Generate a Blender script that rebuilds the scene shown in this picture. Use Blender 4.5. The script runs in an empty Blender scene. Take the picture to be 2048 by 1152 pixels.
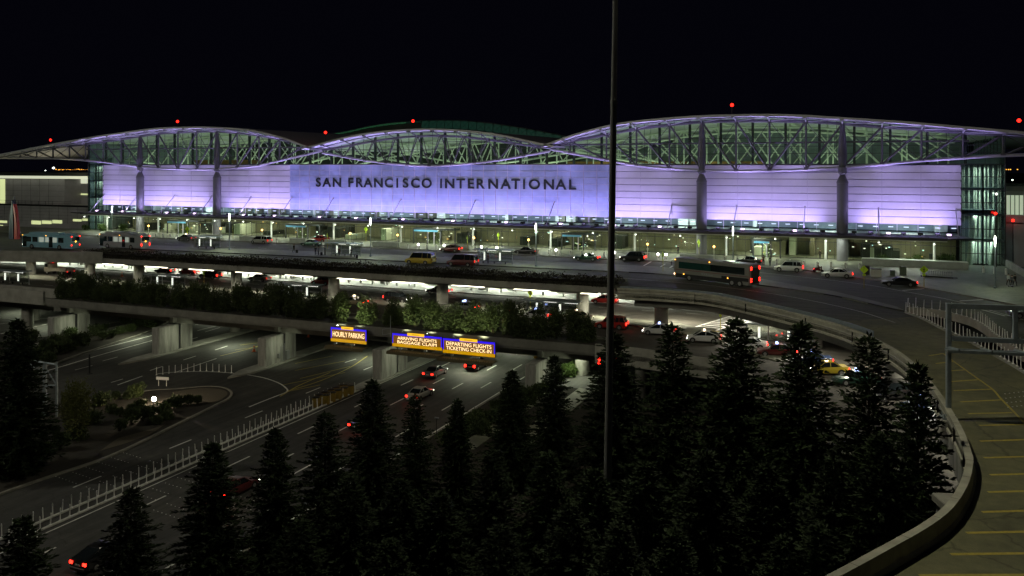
import bpy, bmesh, math, random
from mathutils import Vector, Matrix
random.seed(7)
S = bpy.context.scene
COL = S.collection
R = math.radians
PI = math.pi

# ------------------------------------------------------------------ camera frame (X along facade, Y into building)
CAM = Vector((72.46, -171.95, 18.0))
FW = Vector((-0.3883, 0.9215, 0.0)).normalized()
RT = Vector((FW.y, -FW.x, 0.0))
FPX, CX, HY = 1700.0, 1024.0, 330.0

def G(px, py, z=0.0):
    """point at height z seen at photo pixel px, py"""
    d = (CAM.z - z) * FPX / (py - HY)
    p = CAM + FW * d + RT * ((px - CX) / FPX * d)
    return Vector((p.x, p.y, z))

def FY(px, py, Y=0.0):
    """point on the plane y = Y"""
    d = FW + RT * ((px - CX) / FPX) + Vector((0, 0, (HY - py) / FPX))
    t = (Y - CAM.y) / d.y
    return CAM + d * t

def DP(px, py, dist):
    return CAM + (FW + RT * ((px - CX) / FPX) + Vector((0, 0, (HY - py) / FPX))) * dist

# ------------------------------------------------------------------ materials
MATS = {}
def srgb(h):
    if isinstance(h, str):
        h = h.lstrip('#'); c = [int(h[i:i+2], 16) / 255 for i in (0, 2, 4)]
    else:
        c = h
    return tuple((x / 12.92 if x <= 0.04045 else ((x + 0.055) / 1.055) ** 2.4) for x in c)

def new_mat(name):
    m = bpy.data.materials.new(name); m.use_nodes = True
    nt = m.node_tree
    return m, nt, nt.nodes, nt.links, nt.nodes['Principled BSDF']

def mat(name, col=(.5, .5, .5), rough=.6, metal=0.0, noise=0.0, scale=3.0, col2=None, bump=0.0, coat=0.0, spec=.5, streak=False, detail=6):
    if name in MATS: return MATS[name]
    m, nt, N, L, b = new_mat(name)
    b.inputs['Roughness'].default_value = rough
    b.inputs['Metallic'].default_value = metal
    b.inputs['Coat Weight'].default_value = coat
    b.inputs['Specular IOR Level'].default_value = spec
    c1 = (*col, 1)
    if noise > 0 or col2:
        tc = N.new('ShaderNodeTexCoord'); mp = N.new('ShaderNodeMapping')
        L.new(tc.outputs['Object'], mp.inputs['Vector'])
        if streak: mp.inputs['Scale'].default_value = (1, 1, .15)
        nz = N.new('ShaderNodeTexNoise'); nz.inputs['Scale'].default_value = scale; nz.inputs['Detail'].default_value = detail
        nz.inputs['Roughness'].default_value = .65
        L.new(mp.outputs['Vector'], nz.inputs['Vector'])
        rp = N.new('ShaderNodeValToRGB')
        c2 = col2 if col2 else tuple(x * (1 - noise) for x in col)
        rp.color_ramp.elements[0].position = .32; rp.color_ramp.elements[0].color = (*c2, 1)
        rp.color_ramp.elements[1].position = .68; rp.color_ramp.elements[1].color = c1
        L.new(nz.outputs['Fac'], rp.inputs['Fac']); L.new(rp.outputs['Color'], b.inputs['Base Color'])
        if bump:
            bp = N.new('ShaderNodeBump'); bp.inputs['Strength'].default_value = bump; bp.inputs['Distance'].default_value = .05
            L.new(nz.outputs['Fac'], bp.inputs['Height']); L.new(bp.outputs['Normal'], b.inputs['Normal'])
    else:
        b.inputs['Base Color'].default_value = c1
    MATS[name] = m
    return m

def emit(name, col, strength, base=None):
    if name in MATS: return MATS[name]
    m, nt, N, L, b = new_mat(name)
    b.inputs['Base Color'].default_value = (*(base or tuple(min(.8, c) for c in col)), 1)
    b.inputs['Emission Color'].default_value = (*col, 1)
    b.inputs['Emission Strength'].default_value = strength
    b.inputs['Roughness'].default_value = .4
    MATS[name] = m
    return m

def glass(name, tint=(1, 1, 1), refl=.08, rough=.02, opac=0.0, opcol=(.1, .1, .1)):
    if name in MATS: return MATS[name]
    m, nt, N, L, b = new_mat(name)
    N.remove(b)
    out = N['Material Output']
    tr = N.new('ShaderNodeBsdfTransparent'); tr.inputs['Color'].default_value = (*tint, 1)
    gl = N.new('ShaderNodeBsdfGlossy'); gl.inputs['Roughness'].default_value = rough
    gl.inputs['Color'].default_value = (.9, .95, 1, 1)
    fr = N.new('ShaderNodeLayerWeight'); fr.inputs['Blend'].default_value = .5
    pw = N.new('ShaderNodeMath'); pw.operation = 'POWER'; pw.inputs[1].default_value = 5; L.new(fr.outputs['Facing'], pw.inputs[0])
    ad = N.new('ShaderNodeMath'); ad.operation = 'MULTIPLY_ADD'; ad.inputs[1].default_value = .9; ad.inputs[2].default_value = refl + .035; ad.use_clamp = True
    L.new(pw.outputs[0], ad.inputs[0])
    mx = N.new('ShaderNodeMixShader')
    L.new(ad.outputs[0], mx.inputs['Fac']); L.new(tr.outputs[0], mx.inputs[1]); L.new(gl.outputs[0], mx.inputs[2])
    last = mx
    if opac > 0:
        df = N.new('ShaderNodeBsdfDiffuse'); df.inputs['Color'].default_value = (*opcol, 1)
        m2 = N.new('ShaderNodeMixShader'); m2.inputs['Fac'].default_value = opac
        L.new(mx.outputs[0], m2.inputs[1]); L.new(df.outputs[0], m2.inputs[2]); last = m2
    L.new(last.outputs[0], out.inputs['Surface'])
    MATS[name] = m
    return m

# surfaces
ASPH = mat('asphalt', (.052, .052, .05), .78, noise=.42, scale=.35, bump=.1, detail=9)
ASPH_D = mat('asphalt_dark', (.04, .04, .039), .75, noise=.45, scale=.4, detail=9)
RAMPC = mat('ramp_concrete', (.125, .12, .10), .8, noise=.35, scale=.3, detail=9, bump=.1)
DECK = mat('deck_road', (.088, .086, .066), .7, noise=.4, scale=.3, detail=9)
PAVE = mat('paving', (.21, .21, .165), .6, noise=.3, scale=.5, detail=9)
ARRIV = mat('arrivals_pave', (.26, .27, .25), .45, noise=.25, scale=.6, detail=8)
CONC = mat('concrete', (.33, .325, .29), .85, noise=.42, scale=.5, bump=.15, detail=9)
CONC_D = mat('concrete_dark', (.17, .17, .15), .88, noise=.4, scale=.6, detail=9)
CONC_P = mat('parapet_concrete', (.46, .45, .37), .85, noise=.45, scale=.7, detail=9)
CONC_ST = mat('concrete_stained', (.36, .36, .33), .85, noise=.68, scale=1.1, streak=True, detail=8)
KERB = mat('kerb_concrete', (.24, .23, .20), .85, noise=.4, scale=1.5)
SOIL = mat('soil', (.022, .018, .012), .95, noise=.5, scale=1.2, bump=.3)
GRAVEL = mat('gravel', (.10, .085, .06), .95, noise=.6, scale=9, bump=.4)
PAINT_W = mat('paint_white', (.80, .80, .76), .7, noise=.35, scale=1.6)
PAINT_Y = mat('paint_yellow', (.52, .42, .07), .7, noise=.4, scale=4)
WHITE = mat('white_enamel', (.80, .80, .78), .4, noise=.08, scale=2)
STEEL_L = mat('steel_light', (.42, .40, .45), .4, noise=.12, scale=1.5)  # lighter copy of the truss steel; uplight on bottom chords put into its colour
STEEL = mat('steel_paint', (.085, .08, .095), .4, noise=.12, scale=1.5)
STEEL_M = mat('steel_grey', (.30, .31, .32), .45, metal=.5, noise=.2, scale=2)
GALV = mat('galvanised', (.27, .32, .35), .5, metal=.3, noise=.3, scale=2.5)
POLE = mat('pole_paint', (.34, .34, .32), .5, noise=.3, scale=1.2, streak=True)
DARK = mat('dark_metal', (.02, .02, .022), .5, noise=.2, scale=3)
MULL = mat('mullion_dark', (.045, .05, .05), .4, noise=.1, scale=2)
BLACK = mat('black_plastic', (.008, .008, .008), .5, noise=.1, scale=3)
RUBBER = mat('rubber', (.014, .014, .014), .8, noise=.2, scale=8)
RIM = mat('alloy_rim', (.42, .42, .42), .35, metal=.8, noise=.15, scale=6)
CHROME = mat('chrome', (.6, .6, .6), .2, metal=.9, noise=.05, scale=5)
CARGLASS = mat('car_glass', (.012, .016, .018), .06, spec=.8)
LETTER = mat('letter_black', (.012, .014, .02), .5, noise=.1, scale=3)
BARK = mat('bark', (.05, .032, .02), .9, noise=.5, scale=6, bump=.4)
SKIN = mat('skin', (.42, .25, .17), .6, noise=.05, scale=8)
HAIR = mat('hair_dark', (.015, .011, .008), .7, noise=.3, scale=30)

def foliage(name, c1, c2, scale=1.2):
    if name in MATS: return MATS[name]
    m, nt, N, L, b = new_mat(name)
    b.inputs['Roughness'].default_value = .7
    b.inputs['Specular IOR Level'].default_value = .25
    tc = N.new('ShaderNodeTexCoord'); oi = N.new('ShaderNodeObjectInfo')
    nz = N.new('ShaderNodeTexNoise'); nz.inputs['Scale'].default_value = scale; nz.inputs['Detail'].default_value = 8
    L.new(tc.outputs['Object'], nz.inputs['Vector'])
    rp = N.new('ShaderNodeValToRGB')
    rp.color_ramp.elements[0].position = .3; rp.color_ramp.elements[0].color = (*c2, 1)
    rp.color_ramp.elements[1].position = .7; rp.color_ramp.elements[1].color = (*c1, 1)
    L.new(nz.outputs['Fac'], rp.inputs['Fac'])
    hs = N.new('ShaderNodeHueSaturation')
    mr = N.new('ShaderNodeMapRange'); mr.inputs['To Min'].default_value = .75; mr.inputs['To Max'].default_value = 1.25
    L.new(oi.outputs['Random'], mr.inputs['Value']); L.new(mr.outputs[0], hs.inputs['Value'])
    L.new(rp.outputs['Color'], hs.inputs['Color']); L.new(hs.outputs['Color'], b.inputs['Base Color'])
    MATS[name] = m
    return m
LEAF_CON = foliage('conifer_needles', (.020, .036, .010), (.007, .013, .004))
LEAF_HEDGE = foliage('shrub_leaves', (.065, .088, .03), (.022, .034, .012))
LEAF_OLIVE = foliage('olive_leaves', (.12, .13, .03), (.06, .07, .015))
LEAF_IVY = foliage('ivy_leaves', (.028, .026, .014), (.02, .014, .010), 2.5)
LEAF_GRASS = foliage('grass_blades', (.06, .10, .02), (.03, .05, .012), 2)

def ground_mat(name, c1, c2, patch=.10, crack=.22, rough=.75, crackdark=.55, track=None):
    """worn paving: broad patches, blotches, fine grain and thin cracks"""
    m, nt, N, L, b = new_mat(name)
    tc = N.new('ShaderNodeTexCoord')
    def noise(sc, det, stretch=None):
        mp = N.new('ShaderNodeMapping'); L.new(tc.outputs['Object'], mp.inputs['Vector'])
        if stretch: mp.inputs['Scale'].default_value = stretch
        n = N.new('ShaderNodeTexNoise'); n.inputs['Scale'].default_value = sc; n.inputs['Detail'].default_value = det; n.inputs['Roughness'].default_value = .6
        L.new(mp.outputs[0], n.inputs['Vector']); return n
    n1, n2, n3 = noise(patch, 6), noise(1.1, 8), noise(22, 3)
    r1 = N.new('ShaderNodeValToRGB'); r1.color_ramp.elements[0].position = .36; r1.color_ramp.elements[1].position = .64
    r1.color_ramp.elements[0].color = (*c2, 1); r1.color_ramp.elements[1].color = (*c1, 1); L.new(n1.outputs['Fac'], r1.inputs['Fac'])
    def mult(col, fac, lo, hi, a=.3, c=.7):
        mr = N.new('ShaderNodeMapRange'); mr.inputs['From Min'].default_value = a; mr.inputs['From Max'].default_value = c; mr.inputs['To Min'].default_value = lo; mr.inputs['To Max'].default_value = hi
        L.new(fac, mr.inputs['Value'])
        mx = N.new('ShaderNodeMixRGB'); mx.blend_type = 'MULTIPLY'; mx.inputs['Fac'].default_value = 1
        L.new(col, mx.inputs[1]); L.new(mr.outputs[0], mx.inputs[2]); return mx.outputs[0]
    col = mult(r1.outputs[0], n2.outputs['Fac'], .72, 1.2); col = mult(col, n3.outputs['Fac'], .8, 1.2)
    if track:
        n4 = noise(1.0, 5, track); col = mult(col, n4.outputs['Fac'], .58, 1.22, .35, .65)
    vo = N.new('ShaderNodeTexVoronoi'); vo.feature = 'DISTANCE_TO_EDGE'; vo.inputs['Scale'].default_value = crack
    nd = noise(.8, 4); ad = N.new('ShaderNodeMixRGB'); ad.blend_type = 'ADD'; ad.inputs['Fac'].default_value = 1.0
    L.new(tc.outputs['Object'], ad.inputs[1]); L.new(nd.outputs['Color'], ad.inputs[2]); L.new(ad.outputs[0], vo.inputs['Vector'])
    col = mult(col, vo.outputs['Distance'], crackdark, 1.0, .0, .012)
    L.new(col, b.inputs['Base Color']); b.inputs['Roughness'].default_value = rough
    bp = N.new('ShaderNodeBump'); bp.inputs['Strength'].default_value = .12; bp.inputs['Distance'].default_value = .03
    L.new(n3.outputs['Fac'], bp.inputs['Height']); L.new(bp.outputs['Normal'], b.inputs['Normal'])
    MATS[name] = m
    return m
ASPH = ground_mat('asphalt_worn', (.060, .059, .053), (.038, .038, .036), track=(1.1, .025, 1))
ASPH_D = ground_mat('asphalt_arrivals', (.072, .066, .052), (.048, .045, .038), track=(.03, 1.0, 1))
RAMPC = ground_mat('ramp_worn', (.168, .165, .085), (.100, .099, .056), .16, .12)
DECK = ground_mat('deck_worn', (.084, .085, .060), (.054, .056, .043), .08, .10, track=(.03, 1.0, 1))
PAVE = ground_mat('paving_worn', (.19, .195, .145), (.13, .135, .105), .2, .3, .6)

# ------------------------------------------------------------------ mesh builder
class MB:
    def __init__(s): s.v = []; s.f = []; s.m = []
    def add(s, vs, fs, mi=0):
        o = len(s.v); s.v.extend(tuple(v) for v in vs)
        s.f.extend(tuple(i + o for i in f) for f in fs); s.m.extend([mi] * len(fs)); return s
    def box(s, c, d, rz=0, mi=0, ry=0):
        x, y, z = d[0] / 2, d[1] / 2, d[2] / 2
        vs = [Vector((a * x, b * y, e * z)) for e in (-1, 1) for a, b in ((-1, -1), (1, -1), (1, 1), (-1, 1))]
        M = Matrix.Rotation(rz, 3, 'Z') @ Matrix.Rotation(ry, 3, 'Y')
        c = Vector(c)
        return s.add([c + M @ v for v in vs], [(3, 2, 1, 0), (4, 5, 6, 7), (0, 1, 5, 4), (1, 2, 6, 5), (2, 3, 7, 6), (3, 0, 4, 7)], mi)
    def b2(s, x0, x1, y0, y1, z0, z1, mi=0):
        return s.box(((x0 + x1) / 2, (y0 + y1) / 2, (z0 + z1) / 2), (x1 - x0, y1 - y0, z1 - z0), 0, mi)
    def bev(s, c, d, bv, rz=0, mi=0):
        """box with chamfered vertical and top edges"""
        x, y, z = d[0] / 2, d[1] / 2, d[2] / 2
        M = Matrix.Rotation(rz, 3, 'Z'); c = Vector(c)
        def ring(xx, yy, zz, k): return [(xx, -yy + k, zz), (xx, yy - k, zz), (xx - k, yy, zz), (-xx + k, yy, zz), (-xx, yy - k, zz), (-xx, -yy + k, zz), (-xx + k, -yy, zz), (xx - k, -yy, zz)]
        rings = [ring(x, y, -z, bv), ring(x, y, z - bv, bv), ring(x - bv, y - bv, z, bv * .5)]
        return s.loft([[c + M @ Vector(p) for p in r] for r in rings], mi)
    def loft(s, rings, mi=0, cap=True, closed=True):
        n = len(rings[0]); vs = [p for r in rings for p in r]; fs = []
        for i in range(len(rings) - 1):
            for j in range(n if closed else n - 1):
                a = i * n + j; b = i * n + (j + 1) % n
                fs.append((a, b, b + n, a + n))
        if cap and closed:
            fs.append(tuple(reversed(range(n)))); fs.append(tuple(range((len(rings) - 1) * n, len(rings) * n)))
        return s.add(vs, fs, mi)
    def tube(s, p0, p1, r0, r1=None, n=8, mi=0, cap=True):
        p0, p1 = Vector(p0), Vector(p1); r1 = r0 if r1 is None else r1
        d = (p1 - p0)
        if d.length < 1e-6: return s
        q = d.to_track_quat('Z', 'Y')
        rings = []
        for p, r in ((p0, r0), (p1, r1)):
            rings.append([p + q @ Vector((math.cos(2 * PI * i / n) * r, math.sin(2 * PI * i / n) * r, 0)) for i in range(n)])
        return s.loft(rings, mi, cap)
    def path(s, pts, r, n=6, mi=0):
        for a, b in zip(pts[:-1], pts[1:]): s.tube(a, b, r, r, n, mi)
        return s
    def lathe(s, c, prof, n=16, mi=0, cap=True):
        c = Vector(c)
        return s.loft([[c + Vector((math.cos(2 * PI * i / n) * r, math.sin(2 * PI * i / n) * r, z)) for i in range(n)] for r, z in prof], mi, cap)
    def prism(s, poly, z0, z1, mi=0):
        n = len(poly)
        a = sum(poly[i][0] * poly[(i + 1) % n][1] - poly[(i + 1) % n][0] * poly[i][1] for i in range(n))
        if a < 0: poly = list(reversed(poly))
        return s.loft([[(p[0], p[1], z0) for p in poly], [(p[0], p[1], z1) for p in poly]], mi)
    def sweep(s, pts, section, mi=0, closed=False):
        """section: list of (offset to the left of travel, z); pts: 3D polyline, horizontal frames"""
        rings = []
        for i, p in enumerate(pts):
            a = pts[max(i - 1, 0)]; b = pts[min(i + 1, len(pts) - 1)]
            d = Vector((b[0] - a[0], b[1] - a[1], 0)).normalized(); nrm = Vector((-d.y, d.x, 0))
            rings.append([Vector(p) + nrm * o + Vector((0, 0, z)) for o, z in section])
        return s.loft(rings, mi, True)
    def ball(s, c, r, n=10, mi=0, sz=1):
        return s.lathe(c, [(max(r * math.sin(PI * i / (n // 2)), r * .02), -r * sz * math.cos(PI * i / (n // 2))) for i in range(n // 2 + 1)], n, mi)
    def build(s, name, mats, parent=None, off=None, smooth=False, fix=True):
        me = bpy.data.meshes.new(name)
        o = off if off is not None else (parent.location if parent is not None else None)
        # nested parents: subtract accumulated location
        if off is None and parent is not None:
            o = Vector((0, 0, 0)); q = parent
            while q is not None: o = o + q.location; q = q.parent
        vs = s.v if o is None else [(v[0] - o[0], v[1] - o[1], v[2] - o[2]) for v in s.v]
        me.from_pydata(vs, [], s.f)
        if not isinstance(mats, (list, tuple)): mats = [mats]
        for m in mats: me.materials.append(m)
        if len(mats) > 1: me.polygons.foreach_set('material_index', s.m)
        if smooth: me.polygons.foreach_set('use_smooth', [True] * len(me.polygons))
        if fix and len(s.f) < 60000:
            bm = bmesh.new(); bm.from_mesh(me); bmesh.ops.recalc_face_normals(bm, faces=bm.faces); bm.to_mesh(me); bm.free()
        me.update()
        ob = bpy.data.objects.new(name, me); COL.objects.link(ob)
        if parent is not None: ob.parent = parent
        return ob

def local(s): return Vector((0, 0, 0))
Z0 = Vector((0, 0, 0))

def tag(o, label, cat, group=None, kind=None):
    if label: o['label'] = label
    if cat: o['category'] = cat
    if group: o['group'] = group
    if kind: o['kind'] = kind
    return o
def thing(name, label, cat, loc=(0, 0, 0), rz=0, group=None):
    o = bpy.data.objects.new(name, None); COL.objects.link(o)
    o.location = loc; o.rotation_euler = (0, 0, rz); o.empty_display_size = .5
    return tag(o, label, cat, group)
def single(mb, name, mats, label, cat, loc, rz=0, group=None, kind=None, smooth=False):
    o = mb.build(name, mats, None, smooth=smooth)
    o.location = loc; o.rotation_euler = (0, 0, rz)
    return tag(o, label, cat, group, kind)
def struct(mb, name, mats):
    return tag(mb.build(name, mats), None, None, None, 'structure')
def stuff(mb, name, mats, label, cat):
    return tag(mb.build(name, mats, fix=False), label, cat, None, 'stuff')
CH = {}
def kids(o):
    return [c for c in o.children]
def dup(root, loc=None, rz=None, label=None, group=None, sc=None, tree=None):
    """copy a thing with its parts (tree: pre-collected [(obj,[children])])"""
    r = root.copy(); COL.objects.link(r)
    if loc is not None: r.location = loc
    if rz is not None: r.rotation_euler = (0, 0, rz)
    if sc is not None: r.scale = sc if isinstance(sc, (tuple, list)) else (sc, sc, sc)
    if label: r['label'] = label
    if group: r['group'] = group
    for ch, gs in (tree if tree is not None else [(c, list(c.children)) for c in root.children]):
        c = ch.copy(); COL.objects.link(c); c.parent = r
        for g in gs:
            d = g.copy(); COL.objects.link(d); d.parent = c
    return r
def family(root): return [(c, list(c.children)) for c in root.children]

def curve(pts, xs=None, n=8):
    """Catmull-Rom through points (any dimension)"""
    P = [Vector(p) for p in pts]; out = []
    for i in range(len(P) - 1):
        p0 = P[i - 1] if i > 0 else P[i] * 2 - P[i + 1]
        p3 = P[i + 2] if i + 2 < len(P) else P[i + 1] * 2 - P[i]
        p1, p2 = P[i], P[i + 1]
        for k in range(n):
            t = k / n
            out.append(.5 * ((2 * p1) + (-p0 + p2) * t + (2 * p0 - 5 * p1 + 4 * p2 - p3) * t * t + (-p0 + 3 * p1 - 3 * p2 + p3) * t ** 3))
    out.append(P[-1]); return out
def fn(pts):
    """smooth function through (x, y) samples"""
    C = curve([(p[0], p[1], 0) for p in sorted(pts)], n=10)
    xs = [c.x for c in C]; ys = [c.y for c in C]
    def f(x):
        if x <= xs[0]: return ys[0] + (x - xs[0]) * (ys[1] - ys[0]) / (xs[1] - xs[0])
        if x >= xs[-1]: return ys[-1] + (x - xs[-1]) * (ys[-1] - ys[-2]) / (xs[-1] - xs[-2])
        for i in range(len(xs) - 1):
            if xs[i] <= x <= xs[i + 1]:
                t = (x - xs[i]) / max(1e-9, xs[i + 1] - xs[i]); return ys[i] + (ys[i + 1] - ys[i]) * t
    return f

def text_mesh(ch, height, depth, name='letter', bold=0.0, width=None):
    """letters as a mesh standing in the XZ plane, facing -Y, base at z=0, centred on x"""
    cu = bpy.data.curves.new('txt', 'FONT'); cu.body = ch; cu.extrude = depth / 2; cu.offset = bold; cu.align_x = 'CENTER'
    o = bpy.data.objects.new('txt', cu); COL.objects.link(o)
    dg = bpy.context.evaluated_depsgraph_get(); dg.update()
    me = bpy.data.meshes.new_from_object(o.evaluated_get(dg))
    bpy.data.objects.remove(o); bpy.data.curves.remove(cu)
    xs = [v.co.x for v in me.vertices]; ys = [v.co.y for v in me.vertices]
    h = max(ys) - min(ys); k = height / h; cx = (max(xs) + min(xs)) / 2; y0 = min(ys)
    kx = k if width is None else width / (max(xs) - min(xs))
    vs = [((v.co.x - cx) * kx, -v.co.z, (v.co.y - y0) * k) for v in me.vertices]
    fs = [tuple(p.vertices) for p in me.polygons]
    bpy.data.meshes.remove(me)
    return vs, fs

# ------------------------------------------------------------------ lights
def lamp(kind, name, loc, power, col=(1, 1, 1), target=None, size=.3, spot=120, blend=1.0, sy=None, spread=180):
    l = bpy.data.lights.new(name, kind); l.energy = power; l.color = col
    if kind == 'AREA':
        l.size = size
        if sy: l.shape = 'RECTANGLE'; l.size_y = sy
        l.spread = R(spread)
    else:
        l.shadow_soft_size = size
    if kind == 'SPOT': l.spot_size = R(spot); l.spot_blend = blend
    o = bpy.data.objects.new(name, l); COL.objects.link(o); o.location = loc
    if target is not None:
        o.rotation_euler = (Vector(target) - Vector(loc)).to_track_quat('-Z', 'Y').to_euler()
    return o

def setup():
    cam = bpy.data.cameras.new('camera'); co = bpy.data.objects.new('camera', cam); COL.objects.link(co)
    co.location = CAM; co.rotation_euler = FW.to_track_quat('-Z', 'Y').to_euler()
    cam.sensor_width = 36; cam.lens = FPX / 2048 * 36; cam.shift_y = -(576 - HY) / 2048
    cam.clip_start = .5; cam.clip_end = 6000
    S.camera = co
    w = bpy.data.worlds.new('World'); S.world = w; w.use_nodes = True
    nt = w.node_tree; bg = nt.nodes['Background']
    sky = nt.nodes.new('ShaderNodeTexSky'); sky.sky_type = 'NISHITA'; sky.sun_disc = False
    sky.sun_elevation = R(-4); sky.sun_rotation = R(200)
    ad = nt.nodes.new('ShaderNodeMixRGB'); ad.blend_type = 'ADD'; ad.inputs['Fac'].default_value = 1
    ad.inputs[2].default_value = (.0085, .0085, .021, 1)
    mu = nt.nodes.new('ShaderNodeMixRGB'); mu.blend_type = 'MULTIPLY'; mu.inputs['Fac'].default_value = 1
    mu.inputs[2].default_value = (.02, .02, .02, 1)
    nt.links.new(sky.outputs[0], mu.inputs[1]); nt.links.new(mu.outputs[0], ad.inputs[1])
    nt.links.new(ad.outputs[0], bg.inputs['Color'])
    bg.inputs['Strength'].default_value = .1
    S.view_settings.view_transform = 'Standard'; S.view_settings.look = 'None'
    S.view_settings.exposure = 0.3; S.view_settings.gamma = 1
    S.render.engine = 'CYCLES'
    c = S.cycles
    c.use_denoising = True
    try: c.denoiser = 'OPENIMAGEDENOISE'; c.denoising_input_passes = 'RGB_ALBEDO_NORMAL'
    except Exception: pass
    c.max_bounces = 6; c.diffuse_bounces = 3; c.glossy_bounces = 3; c.transmission_bounces = 4; c.transparent_max_bounces = 16
    c.sample_clamp_indirect = 4; c.caustics_reflective = False; c.caustics_refractive = False
    c.use_light_tree = True
    S.render.film_transparent = False
setup()
# ================================================================== TERMINAL
UC = -19.3
T = thing('terminal_building', 'long airport terminal with wave roof, exposed trusses and violet lit glass wall', 'airport terminal', (UC, 0, 0))
SCREEN = mat('screen_panel', (.76, .72, .82), .35, noise=.10, scale=.25)
SCREEN_B = mat('backing_panel', (.30, .27, .38), .6, noise=.2, scale=.5)
BLUEG = mat('blue_glass_panel', (.40, .46, .70), .28, noise=.28, scale=.35, spec=.6)
ALU = mat('mullion_light', (.62, .58, .70), .4, noise=.1, scale=1)
ROOFM = mat('roof_soffit', (.58, .56, .62), .55, noise=.12, scale=.4)
ROOFT = mat('roof_top', (.06, .065, .065), .7, noise=.3, scale=.3)
CANOPY = mat('canopy_steel', (.055, .048, .065), .45, noise=.25, scale=.6)
SOFFIT = mat('canopy_soffit', (.55, .58, .50), .6, noise=.15, scale=.6)
GLASS_C = glass('clerestory_glass', (.62, .80, .66), .04)
GLASS_G = glass('shopfront_glass', (.78, .84, .76), -.02, .12)
GLASS_E = glass('end_glass', (.60, .69, .66), .05)
GLASS_S = glass('strip_glass', (.80, .86, .86), -.2, .3)
BEIGE = mat('interior_panel', (.30, .28, .20), .6, noise=.3, scale=.6, streak=True)
GREYW = mat('interior_grey', (.34, .40, .42), .6, noise=.4, scale=.35)
PIPEW = mat('interior_pipe', (.78, .82, .70), .45, noise=.08, scale=1)
WOODP = mat('timber_panel', (.32, .17, .05), .6, noise=.3, scale=.5)
LIGHTBAR = emit('fluorescent_tube', (.92, .88, 1.0), 1.8)
FLOODE = emit('violet_flood_lens', (.86, .62, 1.0), 3.5)
REDE = emit('red_beacon_lens', (1.0, .012, .006), 5)
WARMW = emit('lamp_white', (.95, 1.0, .86), 6)
AMBER = emit('amber_lens', (1.0, .42, .06), 5)

UL, UR = -122.0, 87.5
ML, MR = -59.4, 22.3
ZW0, ZW1 = 7.1, 18.0

# ---- screen wall bays
def side_bay(u0, u1):
    b = MB(); n = 8; h = (ZW1 - ZW0) / n
    for i in range(n):
        z0 = ZW0 + i * h + .06; z1 = ZW0 + (i + 1) * h - .06
        yb, yt = -.20, -.05
        g = .02
        vs = [(u0 + g, yb, z0), (u1 - g, yb, z0), (u1 - g, yt, z1), (u0 + g, yt, z1)]
        vs += [(x, y + .04, z) for x, y, z in vs]
        b.add(vs, [(0, 1, 2, 3), (7, 6, 5, 4), (0, 4, 5, 1), (2, 6, 7, 3), (1, 5, 6, 2), (3, 7, 4, 0)])
    b.b2(u0, u1, .10, .16, ZW0, ZW1, 1)
    for x in (u0, (u0 + u1) / 2):
        b.b2(x - .03, x + .03, -.235, -.205, ZW0, ZW1, 2) if x == u0 else None
    b.build('louvre_screen', [SCREEN, SCREEN_B, ALU], T)
for k in range(10):
    w = (ML - UL) / 10; w2 = (UR - MR) / 10
    side_bay(UL + k * w, UL + (k + 1) * w)
    side_bay(MR + k * w2, MR + (k + 1) * w2)
def mid_bay(u0, u1):
    b = MB(); n = 8; h = (ZW1 - ZW0) / n
    b.b2(u0, u1, 0, .06, ZW0, ZW1, 0)
    for x in (u0, (u0 + u1) / 2): b.b2(x - .05, x + .05, -.10, 0, ZW0, ZW1, 1)
    for i in range(n + 1):
        z = ZW0 + i * h; b.b2(u0, u1, -.055, -.002, z - .035, z + .035, 1)
    b.build('glazed_screen', [BLUEG, ALU], T)
for k in range(14):
    w = (MR - ML) / 14
    mid_bay(ML + k * w, ML + (k + 1) * w)
b = MB(); b.b2(UL - 1, UR + 1, .0, .5, ZW1 + .002, ZW1 + .25); b.build('sill_beam', MULL, T)

# ---- the writing on the wall
LET = [('S', 231), ('A', 281), ('N', 343), ('F', 427), ('R', 480), ('A', 530), ('N', 592), ('C', 655), ('I', 706), ('S', 756), ('C', 815), ('O', 883),
       ('I', 970), ('N', 1022), ('T', 1088), ('E', 1150), ('R', 1209), ('N', 1284), ('A', 1359), ('T', 1420), ('I', 1470), ('O', 1532), ('N', 1620), ('A', 1692), ('L', 1762)]
for ch, zx in LET:
    p = FY(560 + zx / 3.012, 367, -.15)
    vs, fs = text_mesh(ch, 2.2, .08, bold=.02)
    b = MB(); b.add([(v[0] * (1.14 if ch != 'I' else 1) + p.x, v[1] - .16, v[2] + 12.72) for v in vs], fs)
    b.build('wall_letter', LETTER, T)

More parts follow.
